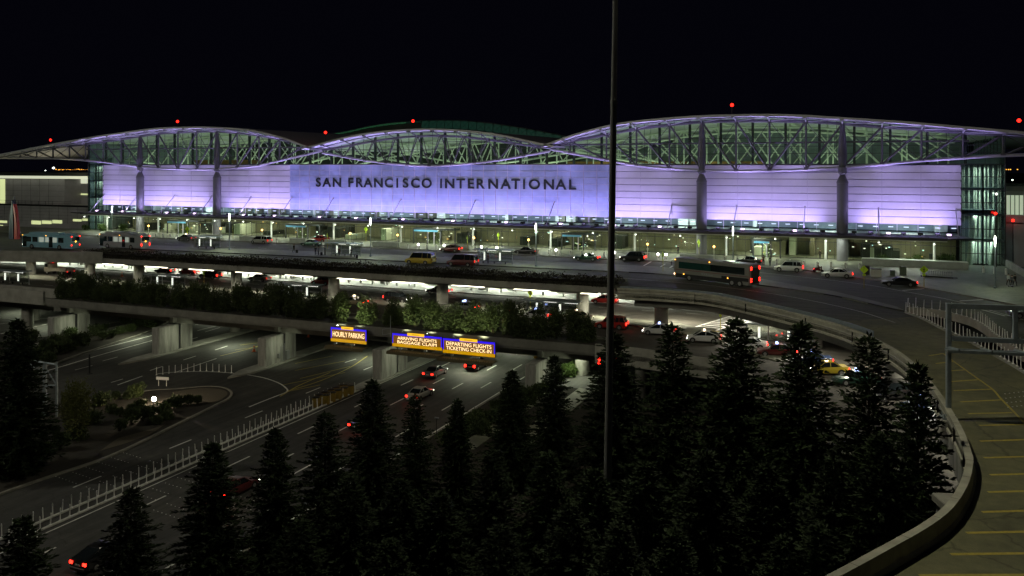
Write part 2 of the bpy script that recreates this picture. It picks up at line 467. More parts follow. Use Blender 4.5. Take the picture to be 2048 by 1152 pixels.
# ---- strip windows between canopy and screens, with light bars inside
nb = 30; w = (UR - UL) / nb
for k in range(nb):
    u0 = UL + k * w; b = MB()
    b.b2(u0, u0 + w, .0, .03, 5.35, ZW0, 0)
    for j in range(2): b.b2(u0 + j * w / 2 - .04, u0 + j * w / 2 + .04, -.06, -.003, 5.35, ZW0, 1)
    b.build('strip_window', [GLASS_S, ALU], T)
b = MB()
b.b2(UL, UR, 9, 9.2, 5.3, 8); b.b2(UL, UR, .2, 9, 7.35, 7.5)
random.seed(11)
for k in range(34):
    u = UL + 3 + random.random() * (UR - UL - 6); ww = random.choice((.8, 1.2, 2.2)); b.b2(u, u + ww, 6 + random.random(), 8.9, 5.4, 7.2, random.choice((1, 1, 2)))
b.build('check_in_hall', [GREYW, PIPEW, BEIGE], T)
k = 0
u = UL + 1.5
while u < UR - 1:
    b = MB(); b.b2(u - .42, u + .42, 1.6, 1.75, 6.42, 6.52, 0); b.b2(u - .45, u + .45, 1.58, 1.77, 6.525, 6.6, 1)
    if not any(abs(u - (UC + s)) < 1.6 for s in (-87, -61, 61, 87)):
        b.build('ceiling_light', [LIGHTBAR, ALU], T)
    u += 2.62
# ---- canopy
CY = -8.0
b = MB()
L0, L1 = UC - 106, UC + 107
b.prism([(L0, 0), (L0 - 1.5, CY + 1.5), (L0 + 4, CY), (L1 - 3, CY), (L1 + 1.2, CY + 2.4), (L1, 0)], 5.05, 5.30, 0)
b.b2(L0 + 4, L1 - 3, CY - .14, CY - .003, 4.86, 5.34, 0)
for i in range(72):
    x = L0 + 3 + i * (L1 - L0 - 6) / 71; b.b2(x - .06, x + .06, CY + .1, -.1, 5.303, 5.42, 0)
b.build('canopy_roof', [CANOPY], T)
b = MB(); b.b2(L0 + 4, L1 - 3, CY + .05, -.05, 4.98, 5.047); b.b2(L0 + 4, L1 - 3, CY - .10, CY + .14, 4.70, 4.855); b.build('canopy_soffit', SOFFIT, T)
FLOODX = [195, 246, 335, 390, 488, 550, 640, 713, 807, 907, 1013, 1122, 1229, 1320, 1485.5, 1590, 1777, 1898]
FLOODU = [FY(px, 440, -5.2).x for px in FLOODX]
for u in FLOODU:
    b = MB(); b.b2(u - .38, u + .38, -5.5, -5.0, 5.62, 5.86, 1); b.b2(u - .34, u + .34, -5.44, -5.06, 5.862, 5.90, 0)
    b.b2(u - .33, u + .33, -5.53, -5.502, 5.65, 5.84, 0); b.b2(u - .05, u + .05, -5.3, -5.2, 5.31, 5.62, 1)
    b.build('flood_light', [FLOODE, DARK], T)
x = UL + 2
BOXU = []; kb = 0
while x < UR - 2:
    kb += 1
    if kb % 2 and not any(abs(x - (UC + s)) < 2.6 for s in (-87, -61, 61, 87)): BOXU.append(x)
    if min(abs(x - f) for f in FLOODU) > 1.0 and not any(abs(x - (UC + s)) < 1.8 for s in (-87, -61, 61, 87)):
        b = MB(); b.b2(x - .42, x + .42, -3.3, -2.7, 5.45, 5.85); b.b2(x - .1, x + .1, -3.1, -2.9, 5.31, 5.45)
        b.build('light_box', BLACK, T)
    x += 2.75
# canopy rods
for px, py in [(209, 393), (276, 396), (349, 393), (424, 396), (502, 396), (583, 398), (666, 399), (801, 401), (950, 404), (1108, 408), (1226, 410), (1344, 412), (1473, 414), (1610, 416), (1757, 418), (1912, 419)]:
    u = FY(px, py, -.2).x
    b = MB(); b.tube((u, -.15, 10.0), (u, -5.0, 5.4), .10, n=8); b.box((u, -.2, 10.0), (.3, .3, .35)); b.box((u, -5.0, 5.42), (.4, .5, .2))
    b.build('canopy_rod', STEEL_L, T)
# canopy supports at pavement
x = L0 + 6
while x < L1 - 3:
    b = MB(); b.tube((x, -1.2, .0), (x, -1.2, 4.97), .22, n=10); b.build('canopy_post', WHITE, T)
    x += 18.4
# canopy down lights
for k in range(24):
    x = L0 + 5 + k * (L1 - L0 - 10) / 23
    b = MB(); b.lathe((x, CY + .35, 4.30), [(.10, 0), (.2, .02), (.2, .18), (.08, .3), (.08, .39)], 8, 1); b.lathe((x, CY + .35, 4.20), [(.14, 0), (.14, .1)], 8, 0)
    b.build('down_light', [WARMW, WHITE], T)

# ---- ground floor
nb = 32; w = (UR - UL) / nb
ENT = [(343, 406), (579, 646), (833, 916), (1128, 1194), (1508, 1562)]
ENTU = [(FY(a, 470, -1).x, FY(c, 480, -1).x) for a, c in ENT]
for k in range(nb):
    u0 = UL + k * w; b = MB()
    b.b2(u0, u0 + w, 0, .03, .25, 4.95, 0)
    for j in range(4): b.b2(u0 + j * w / 4 - .035, u0 + j * w / 4 + .035, -.08, -.003, .25, 4.95, 1)
    b.b2(u0, u0 + w, -.06, -.002, 3.3, 3.42, 1); b.b2(u0, u0 + w, -.10, .06, .0, .25, 1)
    b.build('shopfront_window', [GLASS_G, MULL], T)
b = MB()
b.b2(UL, UR, 10, 10.2, 0, 5); b.b2(UL, UR, .1, 10, 4.95, 5.04, 1); b.b2(UL, UR, .1, 10, .02, .04, 2)
random.seed(5)
for k in range(46):
    u = UL + 2 + random.random() * (UR - UL - 6); ww = .5 + random.random() * 2.5; hh = 1 + random.random() * 2.6
    b.b2(u, u + ww, 3 + random.random() * 5, 9.9, .05, hh, random.choice((0, 1, 3, 3)))
b.build('arrivals_lobby', [BEIGE, PIPEW, PAVE, MULL], T)
ENTBLUE = emit('entrance_sign_face', (.10, .28, .42), .2)
for u0, u1 in ENTU:
    e = thing('entrance_vestibule', None, None, (0, 0, 0)); e.parent = T; e.location = ((u0 + u1) / 2 - UC, -2.4, 0)
    del e
    b = MB(); y0 = -2.6
    b.b2(u0, u1, y0, -.15, 3.35, 3.75, 1)
    for x in (u0, u0 + (u1 - u0) * .34, u0 + (u1 - u0) * .66, u1): b.b2(x - .12, x + .12, y0 + .1, y0 + .35, 0, 3.35, 1)
    b.b2(u0, u1, y0 + .1, y0 + .3, 0, .12, 1)
    v = b.build('entrance_vestibule', [GLASS_G, MULL], T)
    b = MB(); b.b2(u0 + .2, u0 + (u1 - u0) * .6, y0 - .06, y0 - .01, 2.95, 3.32); b.build('sign_panel', ENTBLUE, v)
    for a, c in ((.35, .5), (.5, .65)):
        b = MB(); x0 = u0 + (u1 - u0) * a; x1 = u0 + (u1 - u0) * c
        b.b2(x0 + .05, x1 - .05, y0 + .15, y0 + .19, .15, 2.9, 0)
        b.b2(x0 + .02, x0 + .1, y0 + .13, y0 + .21, .14, 2.9, 1); b.b2(x1 - .1, x1 - .02, y0 + .13, y0 + .21, .14, 2.9, 1)
        b.build('sliding_door', [GLASS_G, ALU], v)
for o in [o for o in T.children if o.type == 'EMPTY']: bpy.data.objects.remove(o)
# interior display glints
random.seed(21)
GL = [emit('display_white', (1, .95, .8), 2.5), emit('display_amber', (1, .5, .15), 2.5), emit('display_cyan', (.6, .9, 1), 2.0)]
for k in range(95):
    u = UL + 4 + random.random() * (UR - UL - 8); z = .9 + random.random() * 3.0; r = .05 + random.random() * .09
    b = MB(); b.b2(u - r * random.choice((1, 1, 3)), u + r, 1.2, 1.25, z - r * .7, z + r * .7); b.b2(u - .02, u + .02, 1.22, 1.24, z + r, 4.94, 1)
    b.build('hanging_lamp', [random.choice((GL[0], GL[0], GL[0], GL[1], GL[2])), DARK], T)
for (u0, u1) in ENTU:
    for k in range(9):
        u = u0 + (u1 - u0) * random.random(); z = .5 + 2.2 * random.random()
        b = MB(); b.b2(u - .3 * random.random() - .1, u + .15, .6, .64, z - .05, z + .05); b.build('display_screen', [random.choice(GL[:1] * 3 + GL[1:])], T)

# ---- roof profiles (height above deck, by distance from the centre line)
def prof(samples, Y, half=True):
    out = []
    for px, py in samples:
        p = FY(px, py, Y); out.append((p.x - UC, p.z))
    return out
RW = prof([(1078, 292), (1113, 280), (1150, 267), (1230, 247), (1300, 238), (1400, 230.5), (1520, 227.5), (1600, 229), (1690, 234.5), (1800, 241.5), (1900, 250), (2048, 263)], -7)
RW += [(134.5, 21.1), (143, 19.9)]
f_wing = fn(RW)
RMS = prof([(597.5, 292.7), (643, 281.7), (693, 270), (743, 262.5), (794, 258.5), (847.5, 257), (900, 259), (950, 264), (1000, 272), (1062, 286), (1085, 291.5)], -7)
RMS = [( (a[0] - c[0]) / 2, (a[1] + c[1]) / 2) for a, c in zip(RMS, reversed(RMS))] if False else RMS
f_mid0 = fn(RMS)
f_mid = lambda s: (f_mid0(s) + f_mid0(-s)) / 2
CT = prof([(1098, 298), (1140, 283), (1203, 271), (1273, 258), (1339, 250), (1406, 244), (1472, 242), (1539, 242), (1612, 243), (1688, 248), (1765, 254), (1846, 259), (1922, 265), (2008, 270)], -2.2) + [(125, 22.2), (140, 20.5)]
f_ct = fn(CT)
CB = prof([(1098, 298), (1140, 306), (1213, 320), (1273, 331), (1339, 337), (1406, 340.5), (1472, 342), (1539, 341.5), (1612, 339), (1688, 334.5), (1761, 329), (1843, 321.5), (1926, 316), (2008, 311)], -2.2) + [(125, 20.0), (140, 20.4)]
f_cb = fn(CB)
MT = prof([(643, 299), (697, 291), (746, 282.5), (798, 275.5), (849, 272), (880, 272), (930, 274), (1000, 283), (1062, 293), (1098, 298)], -2.2)
MBt = prof([(643, 306), (735, 322), (779, 327.5), (826, 331), (872, 332), (930, 328), (1000, 319.5), (1050, 311), (1098, 302)], -2.2)
f_mt0, f_mb0 = fn(MT), fn(MBt)
f_mt = lambda s: (f_mt0(s) + f_mt0(-s)) / 2
f_mb = lambda s: (f_mb0(s) + f_mb0(-s)) / 2
SJ = 29.0                         # joint offset
S_MID = 31.5

def roof_sheet(name, s0, s1, f, y0, y1, n=40):
    b = MB(); rings = []
    for i in range(n + 1):
        s = s0 + (s1 - s0) * i / n; z = f(abs(s)) if f is not f_mid else f(s)
        u = UC + s
        rings.append([(u, y0, z - .42), (u, y0, z), (u, y1, z + .0), (u, y1, z - .42)])
    b.loft(rings, 0)
    o = b.build(name, [ROOFM], T)
    return o
f_w = lambda s: f_wing(abs(s))
rt = roof_sheet('roof_wing', 29.2, 141, f_w, -7, 78, 48)
rt = roof_sheet('roof_wing', -141, -29.2, f_w, -7, 78, 48)
rt = roof_sheet('roof_centre', -S_MID, S_MID, f_mid, -7, 78, 36)

# ---- front trusses
def truss(name, s_nodes, ft, fb, sgn, Y=-2.2, web=.17, chord=.30, light=False, turn=None, rootpipe=None):
    b = MB(); n = 60
    s0, s1 = s_nodes[0], s_nodes[-1]
    P = lambda s, f: Vector((UC + s * sgn, Y, f(s)))
    for i in range(n):
        a = s0 + (s1 - s0) * i / n; c = s0 + (s1 - s0) * (i + 1) / n
        b.tube(P(a, ft), P(c, ft), chord, n=8); 
    ob = b.build(name, [STEEL], T)
    b = MB()
    for i in range(n):
        a = s0 + (s1 - s0) * i / n; c = s0 + (s1 - s0) * (i + 1) / n
        b.tube(P(a, fb), P(c, fb), chord * .85, n=8)
    b.build('bottom_chord', STEEL_L, ob)
    for i, s in enumerate(s_nodes[1:-1], 1):
        b = MB(); b.tube(P(s, ft), P(s, fb), web, n=8)
        b.box(P(s, ft) + Vector((0, 0, -.05)), (.9, .5, .55)); b.box(P(s, fb) + Vector((0, 0, .15)), (.8, .5, .5))
        b.build('truss_post', STEEL, ob)
    for i in range(len(s_nodes) - 1):
        a, c = s_nodes[i], s_nodes[i + 1]
        if ft(a) - fb(a) < .3 and ft(c) - fb(c) < .5: continue
        b = MB()
        down = (i < turn)        # top at a, bottom at c
        b.tube(P(a, ft if down else fb), P(c, fb if down else ft), web * 1.05, n=8)
        b.tube(P(a, fb if down else ft) + Vector((0, .25, 0)), P(c, ft if down else fb) + Vector((0, .25, 0)), .06, n=6)
        b.build('truss_diagonal', STEEL, ob)
    # eave struts from chord to roof edge
    for i, s in enumerate(s_nodes):
        fr = f_w if ft is f_ct else f_mid
        z = fr(s) - .5
        b = MB(); p = P(s, ft); q = Vector((UC + s * sgn, -6.7, z))
        b.tube(p, q, .13, n=6); b.box(q + Vector((0, .2, 0)), (.5, .9, .35)); b.tube(p + Vector((0, 0, .2)), Vector((UC + s * sgn, -3.2, z + .05)), .14, n=6)
        if i + 1 < len(s_nodes):
            s2 = s_nodes[i + 1]; m = (s + s2) / 2
            b.tube(p, Vector((UC + s2 * sgn, -6.6, fr(s2) - .55)), .09, n=6)
        b.build('eave_strut', STEEL_L, ob)
    b = MB()
    for i in range(n):
        fr = f_w if ft is f_ct else f_mid
        a = s0 + (s1 - s0) * i / n; c = s0 + (s1 - s0) * (i + 1) / n
        b.tube((UC + a * sgn, -5.0, fr(a) - .62), (UC + c * sgn, -5.0, fr(c) - .62), .11, n=6)
    b.build('eave_purlin', STEEL, ob)
    return ob
nodes_w = [SJ] + [FY(px, 300, -2.2).x - UC for px in (1140, 1213, 1273, 1339, 1404, 1472, 1539, 1612, 1685, 1764, 1843, 1926, 2006)] + [119.5, 126, 132.5, 140]
for sgn in (1, -1):
    truss('bow_truss', nodes_w, f_ct, f_cb, sgn, turn=7, web=.19, chord=.32)
nodes_m = [-29, -21.5, -14.5, -8.2, -2.7, 2.7, 8.2, 14.5, 21.5, 29]
# central lens truss : paired light diagonals
b = MB(); n = 60
Pm = lambda s, f, Y=-2.2: Vector((UC + s, Y, f(s)))
for i in range(n):
    a = -29 + 58 * i / n; c = -29 + 58 * (i + 1) / n
    b.tube(Pm(a, f_mt), Pm(c, f_mt), .26, n=8)
MT_O = b.build('lens_truss', STEEL, T)
b = MB()
for i in range(n):
    a = -29 + 58 * i / n; c = -29 + 58 * (i + 1) / n
    b.tube(Pm(a, f_mb), Pm(c, f_mb), .26, n=8)
b.build('bottom_chord', STEEL_L, MT_O)
tops = [-26, -20.5, -14.6, -8.8, -3.0, 3.0, 8.8, 14.6, 20.5, 26]
bots = [-23, -17, -11.3, -5.7, 0, 5.7, 11.3, 17, 23]
for i, s in enumerate(bots):
    b = MB(); b.tube(Pm(s, f_mb), Pm(tops[i], f_mt), .14, n=6); b.tube(Pm(s, f_mb), Pm(tops[i + 1], f_mt), .14, n=6)
    b.tube(Pm(s, f_mb, -2.0), Pm(tops[i] + .9, f_mt, -1.6), .09, n=6); b.tube(Pm(s, f_mb, -2.0), Pm(tops[i + 1] - .9, f_mt, -1.6), .09, n=6)
    b.box(Pm(s, f_mb) + Vector((0, 0, .1)), (.9, .5, .4)); b.build('truss_diagonal', STEEL, MT_O)
for i, s in enumerate(tops):
    b = MB(); z = f_mid(s) - .5
    b.tube(Pm(s, f_mt), (UC + s, -6.7, z), .12, n=6); b.box((UC + s, -6.5, z), (.5, .9, .35)); b.box(Pm(s, f_mt), (.9, .5, .6)); b.build('eave_strut', STEEL, MT_O)
b = MB()
for i in range(n):
    a = -30 + 60 * i / n; c = -30 + 60 * (i + 1) / n
    b.tube((UC + a, -4.8, f_mid(a) - .7), (UC + c, -4.8, f_mid(c) - .7), .11, n=6)
b.build('eave_purlin', STEEL, MT_O)
# girt tube across the clerestory
for s0, s1 in ((31, 108), (-108, -31)):
    b = MB(); b.tube((UC + s0, -1.1, 22.3), (UC + s1, -1.1, 22.3), .17, n=8); b.build('girt_tube', STEEL, T)
# ---- great columns
for s in (-87, -61, 61, 87):
    u = UC + s; zb = f_cb(abs(s)); zt = f_ct(abs(s)); Y = -2.2
    b = MB(); b.lathe((u, Y, 0), [(1.02, 0), (1.02, 2.2), (1.0, 2.25), (1.0, 14.6)], 24); b.lathe((u, Y, 14.62), [(1.06, 0), (1.02, .25), (.5, 1.45), (.42, 1.55)], 24)
    b.lathe((u, Y, 16.15), [(.42, 0), (.78, .35), (.8, .55), (.8, zb - 16.15)], 16)
    c = b.build('great_column', POLE if False else mat('column_paint', (.15, .145, .16), .5, noise=.12, scale=.8), T)
    b = MB(); m = (zb + zt) / 2
    b.lathe((u, Y, zb), [(.6, 0), (.85, (zt - zb) * .25), (.6, (zt - zb) * .7), (.4, zt - zb)], 12); b.build('column_head', STEEL, c)

# ---- clerestory glazing (one pane set per bay) and end glass
def roofz(s):
    return f_mid(s) if abs(s) < 29.5 else f_w(s)
nb = 36; e0, e1 = -127.8, 94.4; w = (e1 - e0) / nb
for k in range(nb):
    u0 = e0 + k * w; b = MB()
    for j in range(2):
        a = u0 + j * w / 2; c = a + w / 2
        za, zc = roofz(a - UC) - .45, roofz(c - UC) - .45
        b.add([(a, .2, 18.26), (c, .2, 18.26), (c, .2, zc), (a, .2, za)], [(0, 1, 2, 3)], 0)
        b.b2(a - .04, a + .04, .1, .19, 18.26, za, 1)
    b.b2(u0 - .22, u0 + .22, .22, .75, 18.26, roofz(u0 - UC) - .45, 1)
    for z in (20.2, 21.6, 23.3):
        if z < min(roofz(u0 - UC), roofz(u0 + w - UC)) - .6: b.b2(u0, u0 + w, .1, .17, z - .05, z + .05, 1)
    b.build('clerestory_window', [GLASS_C, MULL], T)
for sg in (-1, 1):
    a, c = (-127.8, UL) if sg < 0 else (UR, 94.4)
    nbb = 2
    for k in range(nbb):
        x0 = a + (c - a) * k / nbb; x1 = a + (c - a) * (k + 1) / nbb; b = MB()
        b.b2(x0, x1, 0.02, .05, 0, 18.25, 0)
        for x in (x0, x1): b.b2(x - .1, x + .1, -.08, .015, 0, 18.25, 1)
        for z in (2.2, 4.4, 6.6, 9.0, 11.3, 13.6, 15.9, 18.1): b.b2(x0, x1, -.06, .012, z - .07, z + .07, 1)
        b.build('end_window', [GLASS_E, MULL], T)
    b = MB(); X = a if sg < 0 else c; top = roofz(X - UC) - .5
    b.b2(X - .02, X + .02, .06, 60, 0, top, 0)
    for i in range(13): b.b2(X - .08, X + .08, .1 + i * 5 - .1, .1 + i * 5 + .1, 0, top, 1)
    for z in (2.2, 4.4, 6.6, 9.0, 11.3, 13.6, 15.9, 18.1): b.b2(X - .06, X + .06, .1, 60, z - .07, z + .07, 1)
    b.build('side_window', [GLASS_E, MULL], T)
    # blinds and structure inside the glazed end
    b = MB(); i = 0; random.seed(3)
    lo, hi = min(a, c) + .3, max(a, c) - .3
    x = lo
    while x < hi:
        yb_ = 3.0 if sg > 0 else 1.7; b.b2(x, x + .22, yb_, yb_ + .12, .1, 18, 0); x += random.choice((.35, .55, .8))
    yw = 5.5 if sg > 0 else 3.2; b.b2(lo, hi, yw, yw + .2, 0, 20, 1)
    if sg > 0: b.tube((lo + 1.2, 2, 0), (lo + 2.0, 2, 9), .5, n=10); b.tube((hi - 1.6, 2, 0), (hi - .9, 2, 9), .5, n=10)
    for z in (4.6, 9.2, 13.8): b.b2(lo, hi, 1.2, 5.4, z - .15, z + .15, 1)
    b.build('stair_hall', [PIPEW, GREYW], T)
b = MB()
for i_ in range(6): b.b2(-127.62, -127.42, .3 + i_ * 10, 10.2 + i_ * 10, .05, roofz(-127.5 - UC) - .6)
b.build('side_wall', GREYW, T)
# ---- interior seen through the clerestory
b = MB()
for i_ in range(44): b.b2(-127 + i_ * 5, -122 + i_ * 5, 62, 62.4, 8, min(roofz(-127 + i_ * 5 - UC), roofz(-122 + i_ * 5 - UC)) - .45, 2)
b.b2(-127, 93, .6, 62, 9.8, 10, 2)
b.b2(UC + 18, UC + 68, 40, 40.3, 10, 18.9, 1); b.b2(UC - 100, UC - 74, 30, 30.3, 10, 19.5, 1)
b.build('hall_interior', [PIPEW, WOODP, GREYW], T)
for Y in (12, 40):
    b = MB(); n = 56
    for sgn in (1, -1):
        for i in range(n):
            a = SJ + (112 - SJ) * i / n; c = SJ + (112 - SJ) * (i + 1) / n
            if abs(a) > 108: continue
            P = lambda s, f: Vector((UC + s * sgn, Y, f(s) - (.6 if f is f_ct else 0)))
            b.tube(P(a, f_ct), P(c, f_ct), .26, n=6); b.tube(P(a, f_cb), P(c, f_cb), .26, n=6)
        nn = [s for s in nodes_w if s < 110]
        for i in range(len(nn) - 1):
            for da in (0,):
                a = nn[i]; c = nn[i + 1]
                b.tube(P(a, f_ct), P(c, f_cb), .17, n=6); b.tube(P(a, f_cb), P(c, f_ct), .12, n=6)
    for i in range(n):
        a = -29 + 58 * i / n; c = -29 + 58 * (i + 1) / n
        b.tube(Pm(a, f_mt, Y) - Vector((0, 0, .5)), Pm(c, f_mt, Y) - Vector((0, 0, .5)), .2, n=6); b.tube(Pm(a, f_mb, Y), Pm(c, f_mb, Y), .24, n=6)
    for i, s in enumerate(bots):
        b.tube(Pm(s, f_mb, Y), Pm(tops[i], f_mt, Y), .14, n=6); b.tube(Pm(s, f_mb, Y), Pm(tops[i + 1], f_mt, Y), .14, n=6)
    for i in range(0, 30):
        u = UC - 106 + i * 7.3; b.tube((u, Y, 10), (u, Y, roofz(u - UC) - .5), .16, n=6)
    b.build('interior_truss', PIPEW, T)
for k in range(16):
    b = MB(); s = -104 + k * 13.9; z = roofz(s) - .75
    b.b2(UC + s - .25, UC + s + .25, 2, 60, z - .2, z + .1); b.build('roof_beam', PIPEW, T)
# ---- the higher vault behind
RV = [(470, 268), (520, 264), (575, 265), (640, 268), (690, 262), (735, 252), (780, 245), (830, 241), (880, 239.5), (930, 240.5), (985, 246), (1040, 254), (1090, 263), (1125, 270), (1160, 279)]
f_rv = fn([(FY(px, py, 60).x - UC, FY(px, py, 60).z) for px, py in RV])
sA, sB = FY(470, 268, 60).x - UC, FY(1160, 279, 60).x - UC
b = MB(); rings = []
for i in range(61):
    s = sA + (sB - sA) * i / 60; z = f_rv(s); rings.append([(UC + s, 60, z - .2), (UC + s, 60, z), (UC + s, 90, z - 3), (UC + s, 90, z - 3.2)])
b.loft(rings, 0)
RVO = b.build('rear_vault', ROOFT, T)
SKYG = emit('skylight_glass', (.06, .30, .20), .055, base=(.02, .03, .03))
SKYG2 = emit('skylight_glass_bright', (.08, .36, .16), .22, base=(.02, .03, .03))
NS = 46
for i in range(NS):
    s = sA + (sB - sA) * (i + .05) / NS; s2 = sA + (sB - sA) * (i + .95) / NS
    b = MB()
    z, z2 = f_rv(s) - .32, f_rv(s2) - .32
    h = 2.4 if s > -38 else .5
    b.add([(UC + s, 59.2, z - h), (UC + s2, 59.2, z2 - h), (UC + s2, 59.6, z2), (UC + s, 59.6, z)], [(0, 1, 2, 3)], 0)
    b.tube((UC + s, 59.1, z - h), (UC + s2, 59.5, z2), .06, n=4, mi=1); b.tube((UC + s, 59.5, z), (UC + s2, 59.1, z2 - h), .06, n=4, mi=1)
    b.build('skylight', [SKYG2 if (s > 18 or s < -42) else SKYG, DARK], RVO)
b = MB()
for i in range(60):
    s = sA + (sB - sA) * i / 60; s2 = sA + (sB - sA) * (i + 1) / 60
    b.add([(UC + s, 60.4, 15), (UC + s2, 60.4, 15), (UC + s2, 60.4, f_rv(s2) - .25), (UC + s, 60.4, f_rv(s) - .25)], [(0, 1, 2, 3)])
b.build('vault_wall', ROOFT, RVO)

# ---- obstruction lights on the roof
for px, py, lab in [(355, 243, 'red obstruction light over the left wing of the terminal roof, near its peak'), (651, 265, 'red obstruction light at the valley between left wing and central roof'), (826, 242, 'red obstruction light above the middle of the central roof'),
                    (1464, 210, 'highest red obstruction light, above the right roof wing'), (101, 280, 'red obstruction light over the far left roof tip'), (2038, 241, 'red obstruction light at the far right roof end')]:
    p = FY(px, py, -4.5); s = p.x - UC
    zr = (f_mid(s) if abs(s) < 31 else f_w(s))
    o = thing('obstruction_light', lab, 'beacon', (p.x, -4.5, zr), 0, 'red roof obstruction lights')
    h = max(.5, p.z - zr)
    b = MB(); b.tube((0, 0, 0), (0, 0, h - .2), .05, n=6); b.box((0, 0, .04), (.3, .3, .08)); m = b.build('mast', DARK, o, off=Z0)
    b = MB(); b.ball((0, 0, h), .33, 10); b.build('lens', REDE, o, off=Z0)
# ---- terminal lighting
VIO = (.51, .415, 1.0)
for u in BOXU:
    lamp('SPOT', 'flood_beam', (u, -4.2, 6.1), 1900, VIO, (u, .6, 12.4), .4, 150, 1.0)
for i, u in enumerate(FLOODU):
    lamp('SPOT', 'roof_beam', (u, -5.6, 6.05), 11500, VIO, (u, -4.6, 26), .35, 62, 1.0)
EV = [UC - 98 + k * 14 for k in range(15)]
for u in EV:
    lamp('AREA', 'hall_uplight', (u, 12, 15.5), 430, (.88, 1.0, .76), (u, 12, 30), 6, sy=10)
    lamp('AREA', 'hall_uplight', (u, 40, 15.5), 500, (.88, 1.0, .74), (u, 40, 30), 6, sy=10)
    lamp('AREA', 'lobby_light', (u, 4.5, 4.85), 400, (1, .93, .72), (u, 4.5, 0), 5, sy=2)
    lamp('AREA', 'check_in_light', (u, 3.0, 7.2), 330, (.85, .95, 1), (u, 5, 5), 5, sy=1)
    lamp('AREA', 'canopy_light', (u, -4.6, 4.9), 500, (.88, 1.0, .80), (u, -4.6, 0), 6, sy=.6)
lamp('AREA', 'tip_light', (-150, 8, 10), 380, (1, .92, .55), (-146, 2, 24), 3)
for u0, u1 in ENTU: lamp('AREA', 'entrance_light', ((u0 + u1) / 2, 1.6, 3.3), 230, (1, .93, .72), ((u0 + u1) / 2, .4, 0), 2.5, sy=1)
for x in (-125, 91):
    for z in (17.6, 13.5, 8.9, 4.3):
        lamp('AREA', 'stair_light', (x, 1.6 if x > 0 else 1.0, z), 200 if x > 0 else 60, (.88, 1, .92), (x, 2.4, 0), 3, sy=1.0)
# ================================================================== GROUND, ROADS, DECKS
ZA, ZL = -5.5, -12.5
b = MB(); b.add([(-2500, -600, -12.62), (2500, -600, -12.62), (2500, 3500, -12.62), (-2500, 3500, -12.62)], [(0, 1, 2, 3)])
struct(b, 'ground', SOIL)
b = MB(); b.b2(-260, 27.2, -230, 2, -12.58, ZL); b.b2(27.2, 130, -62, 2, -12.58, ZL)
LOW = struct(b, 'lower_road', ASPH)

def strip(b, p, q, w, z, mi=0):
    p, q = Vector((p[0], p[1], 0)), Vector((q[0], q[1], 0)); d = (q - p)
    if d.length < .01: return
    n = Vector((-d.y, d.x, 0)).normalized() * w / 2
    b.add([(p.x - n.x, p.y - n.y, z), (q.x - n.x, q.y - n.y, z), (q.x + n.x, q.y + n.y, z), (p.x + n.x, p.y + n.y, z)], [(0, 1, 2, 3)], mi)
def pline(b, pts, w, z, mi=0):
    """continuous painted line through points"""
    L, Rr = [], []
    for i, p in enumerate(pts):
        a = pts[max(i - 1, 0)]; c = pts[min(i + 1, len(pts) - 1)]
        d = Vector((c[0] - a[0], c[1] - a[1], 0)).normalized(); n = Vector((-d.y, d.x, 0)) * w / 2
        L.append((p[0] + n.x, p[1] + n.y, z)); Rr.append((p[0] - n.x, p[1] - n.y, z))
    k = len(pts); b.add(L + Rr, [(k + i, k + i + 1, i + 1, i) for i in range(k - 1)], mi)

# ---- lower road markings
zm = ZL + .006
b = MB()
for u in (12.6, 16.3, 20.0, 23.4):
    y = -150 + {12.6: 0, 16.3: 2.5, 20.0: 1, 23.4: 3}[u]
    while y < -20:
        strip(b, (u, y), (u, y + 3.4), .20, zm); y += 11.5
strip(b, (26.6, -170), (26.6, -20), .20, zm); strip(b, (9.5, -170), (9.5, -20), .14, zm)
y = -150
while y < -66:
    strip(b, (3.0, y), (3.0, y + 3.2), .20, zm); y += 12.0
y = -64
while y < -20:
    strip(b, (3.0, y), (3.0, y + 3.2), .20, zm); y += 12.0
for pts in ([(235, 770), (285, 752)], [(300, 741), (325, 733)], [(222, 765), (246, 758)], [(367, 720), (392, 712)], [(430, 700), (455, 692)], [(150, 740), (185, 731)], [(205, 722), (235, 714)], [(370, 682), (395, 675)], [(410, 664), (440, 655)], [(690, 725), (712, 718)]):
    P = [G(*p, ZL) for p in pts]; strip(b, P[0], P[1], .20, zm)
for pts in ([(69, 749), (130, 731), (200, 710), (308, 680)], [(92, 727), (180, 703), (308, 670)], [(353, 744), (433, 717)], [(0, 648), (60, 640), (120, 634)], [(0, 636), (40, 640)], [(62, 655), (100, 646), (104, 640)], [(0, 668), (50, 655)], [(390, 650), (440, 640), (480, 634)], [(395, 661), (450, 648), (520, 634)],
            [(313, 748), (340, 745), (400, 743), (463, 746), (520, 754), (555, 765), (572, 776), (574, 783), (560, 790)], [(498, 814), (530, 801), (574, 784)]):
    P = curve([G(*p, ZL) for p in pts], n=6); pline(b, P, .22, zm)
tag(b.build('lane_marking', PAINT_W, LOW), None, None)
b = MB()
for a, c in [((565, 770), (690, 745)), ((600, 757), (700, 733)), ((590, 741), (690, 722)), ((590, 727), (665, 712)), ((600, 712), (690, 690)), ((610, 700), (680, 684)), ((470, 700), (520, 693)), ((480, 690), (530, 684)), ((575, 783), (640, 770))]:
    P, Q = G(*a, ZL), G(*c, ZL); strip(b, P, Q, .16, zm)
for pts in ([(572, 783), (640, 762), (700, 735), (735, 712)], [(560, 793), (600, 770), (660, 745)], [(440, 712), (500, 697), (560, 678)]):
    pline(b, curve([G(*p, ZL) for p in pts], n=5), .18, zm)
b.build('gore_hatching', PAINT_Y, LOW)
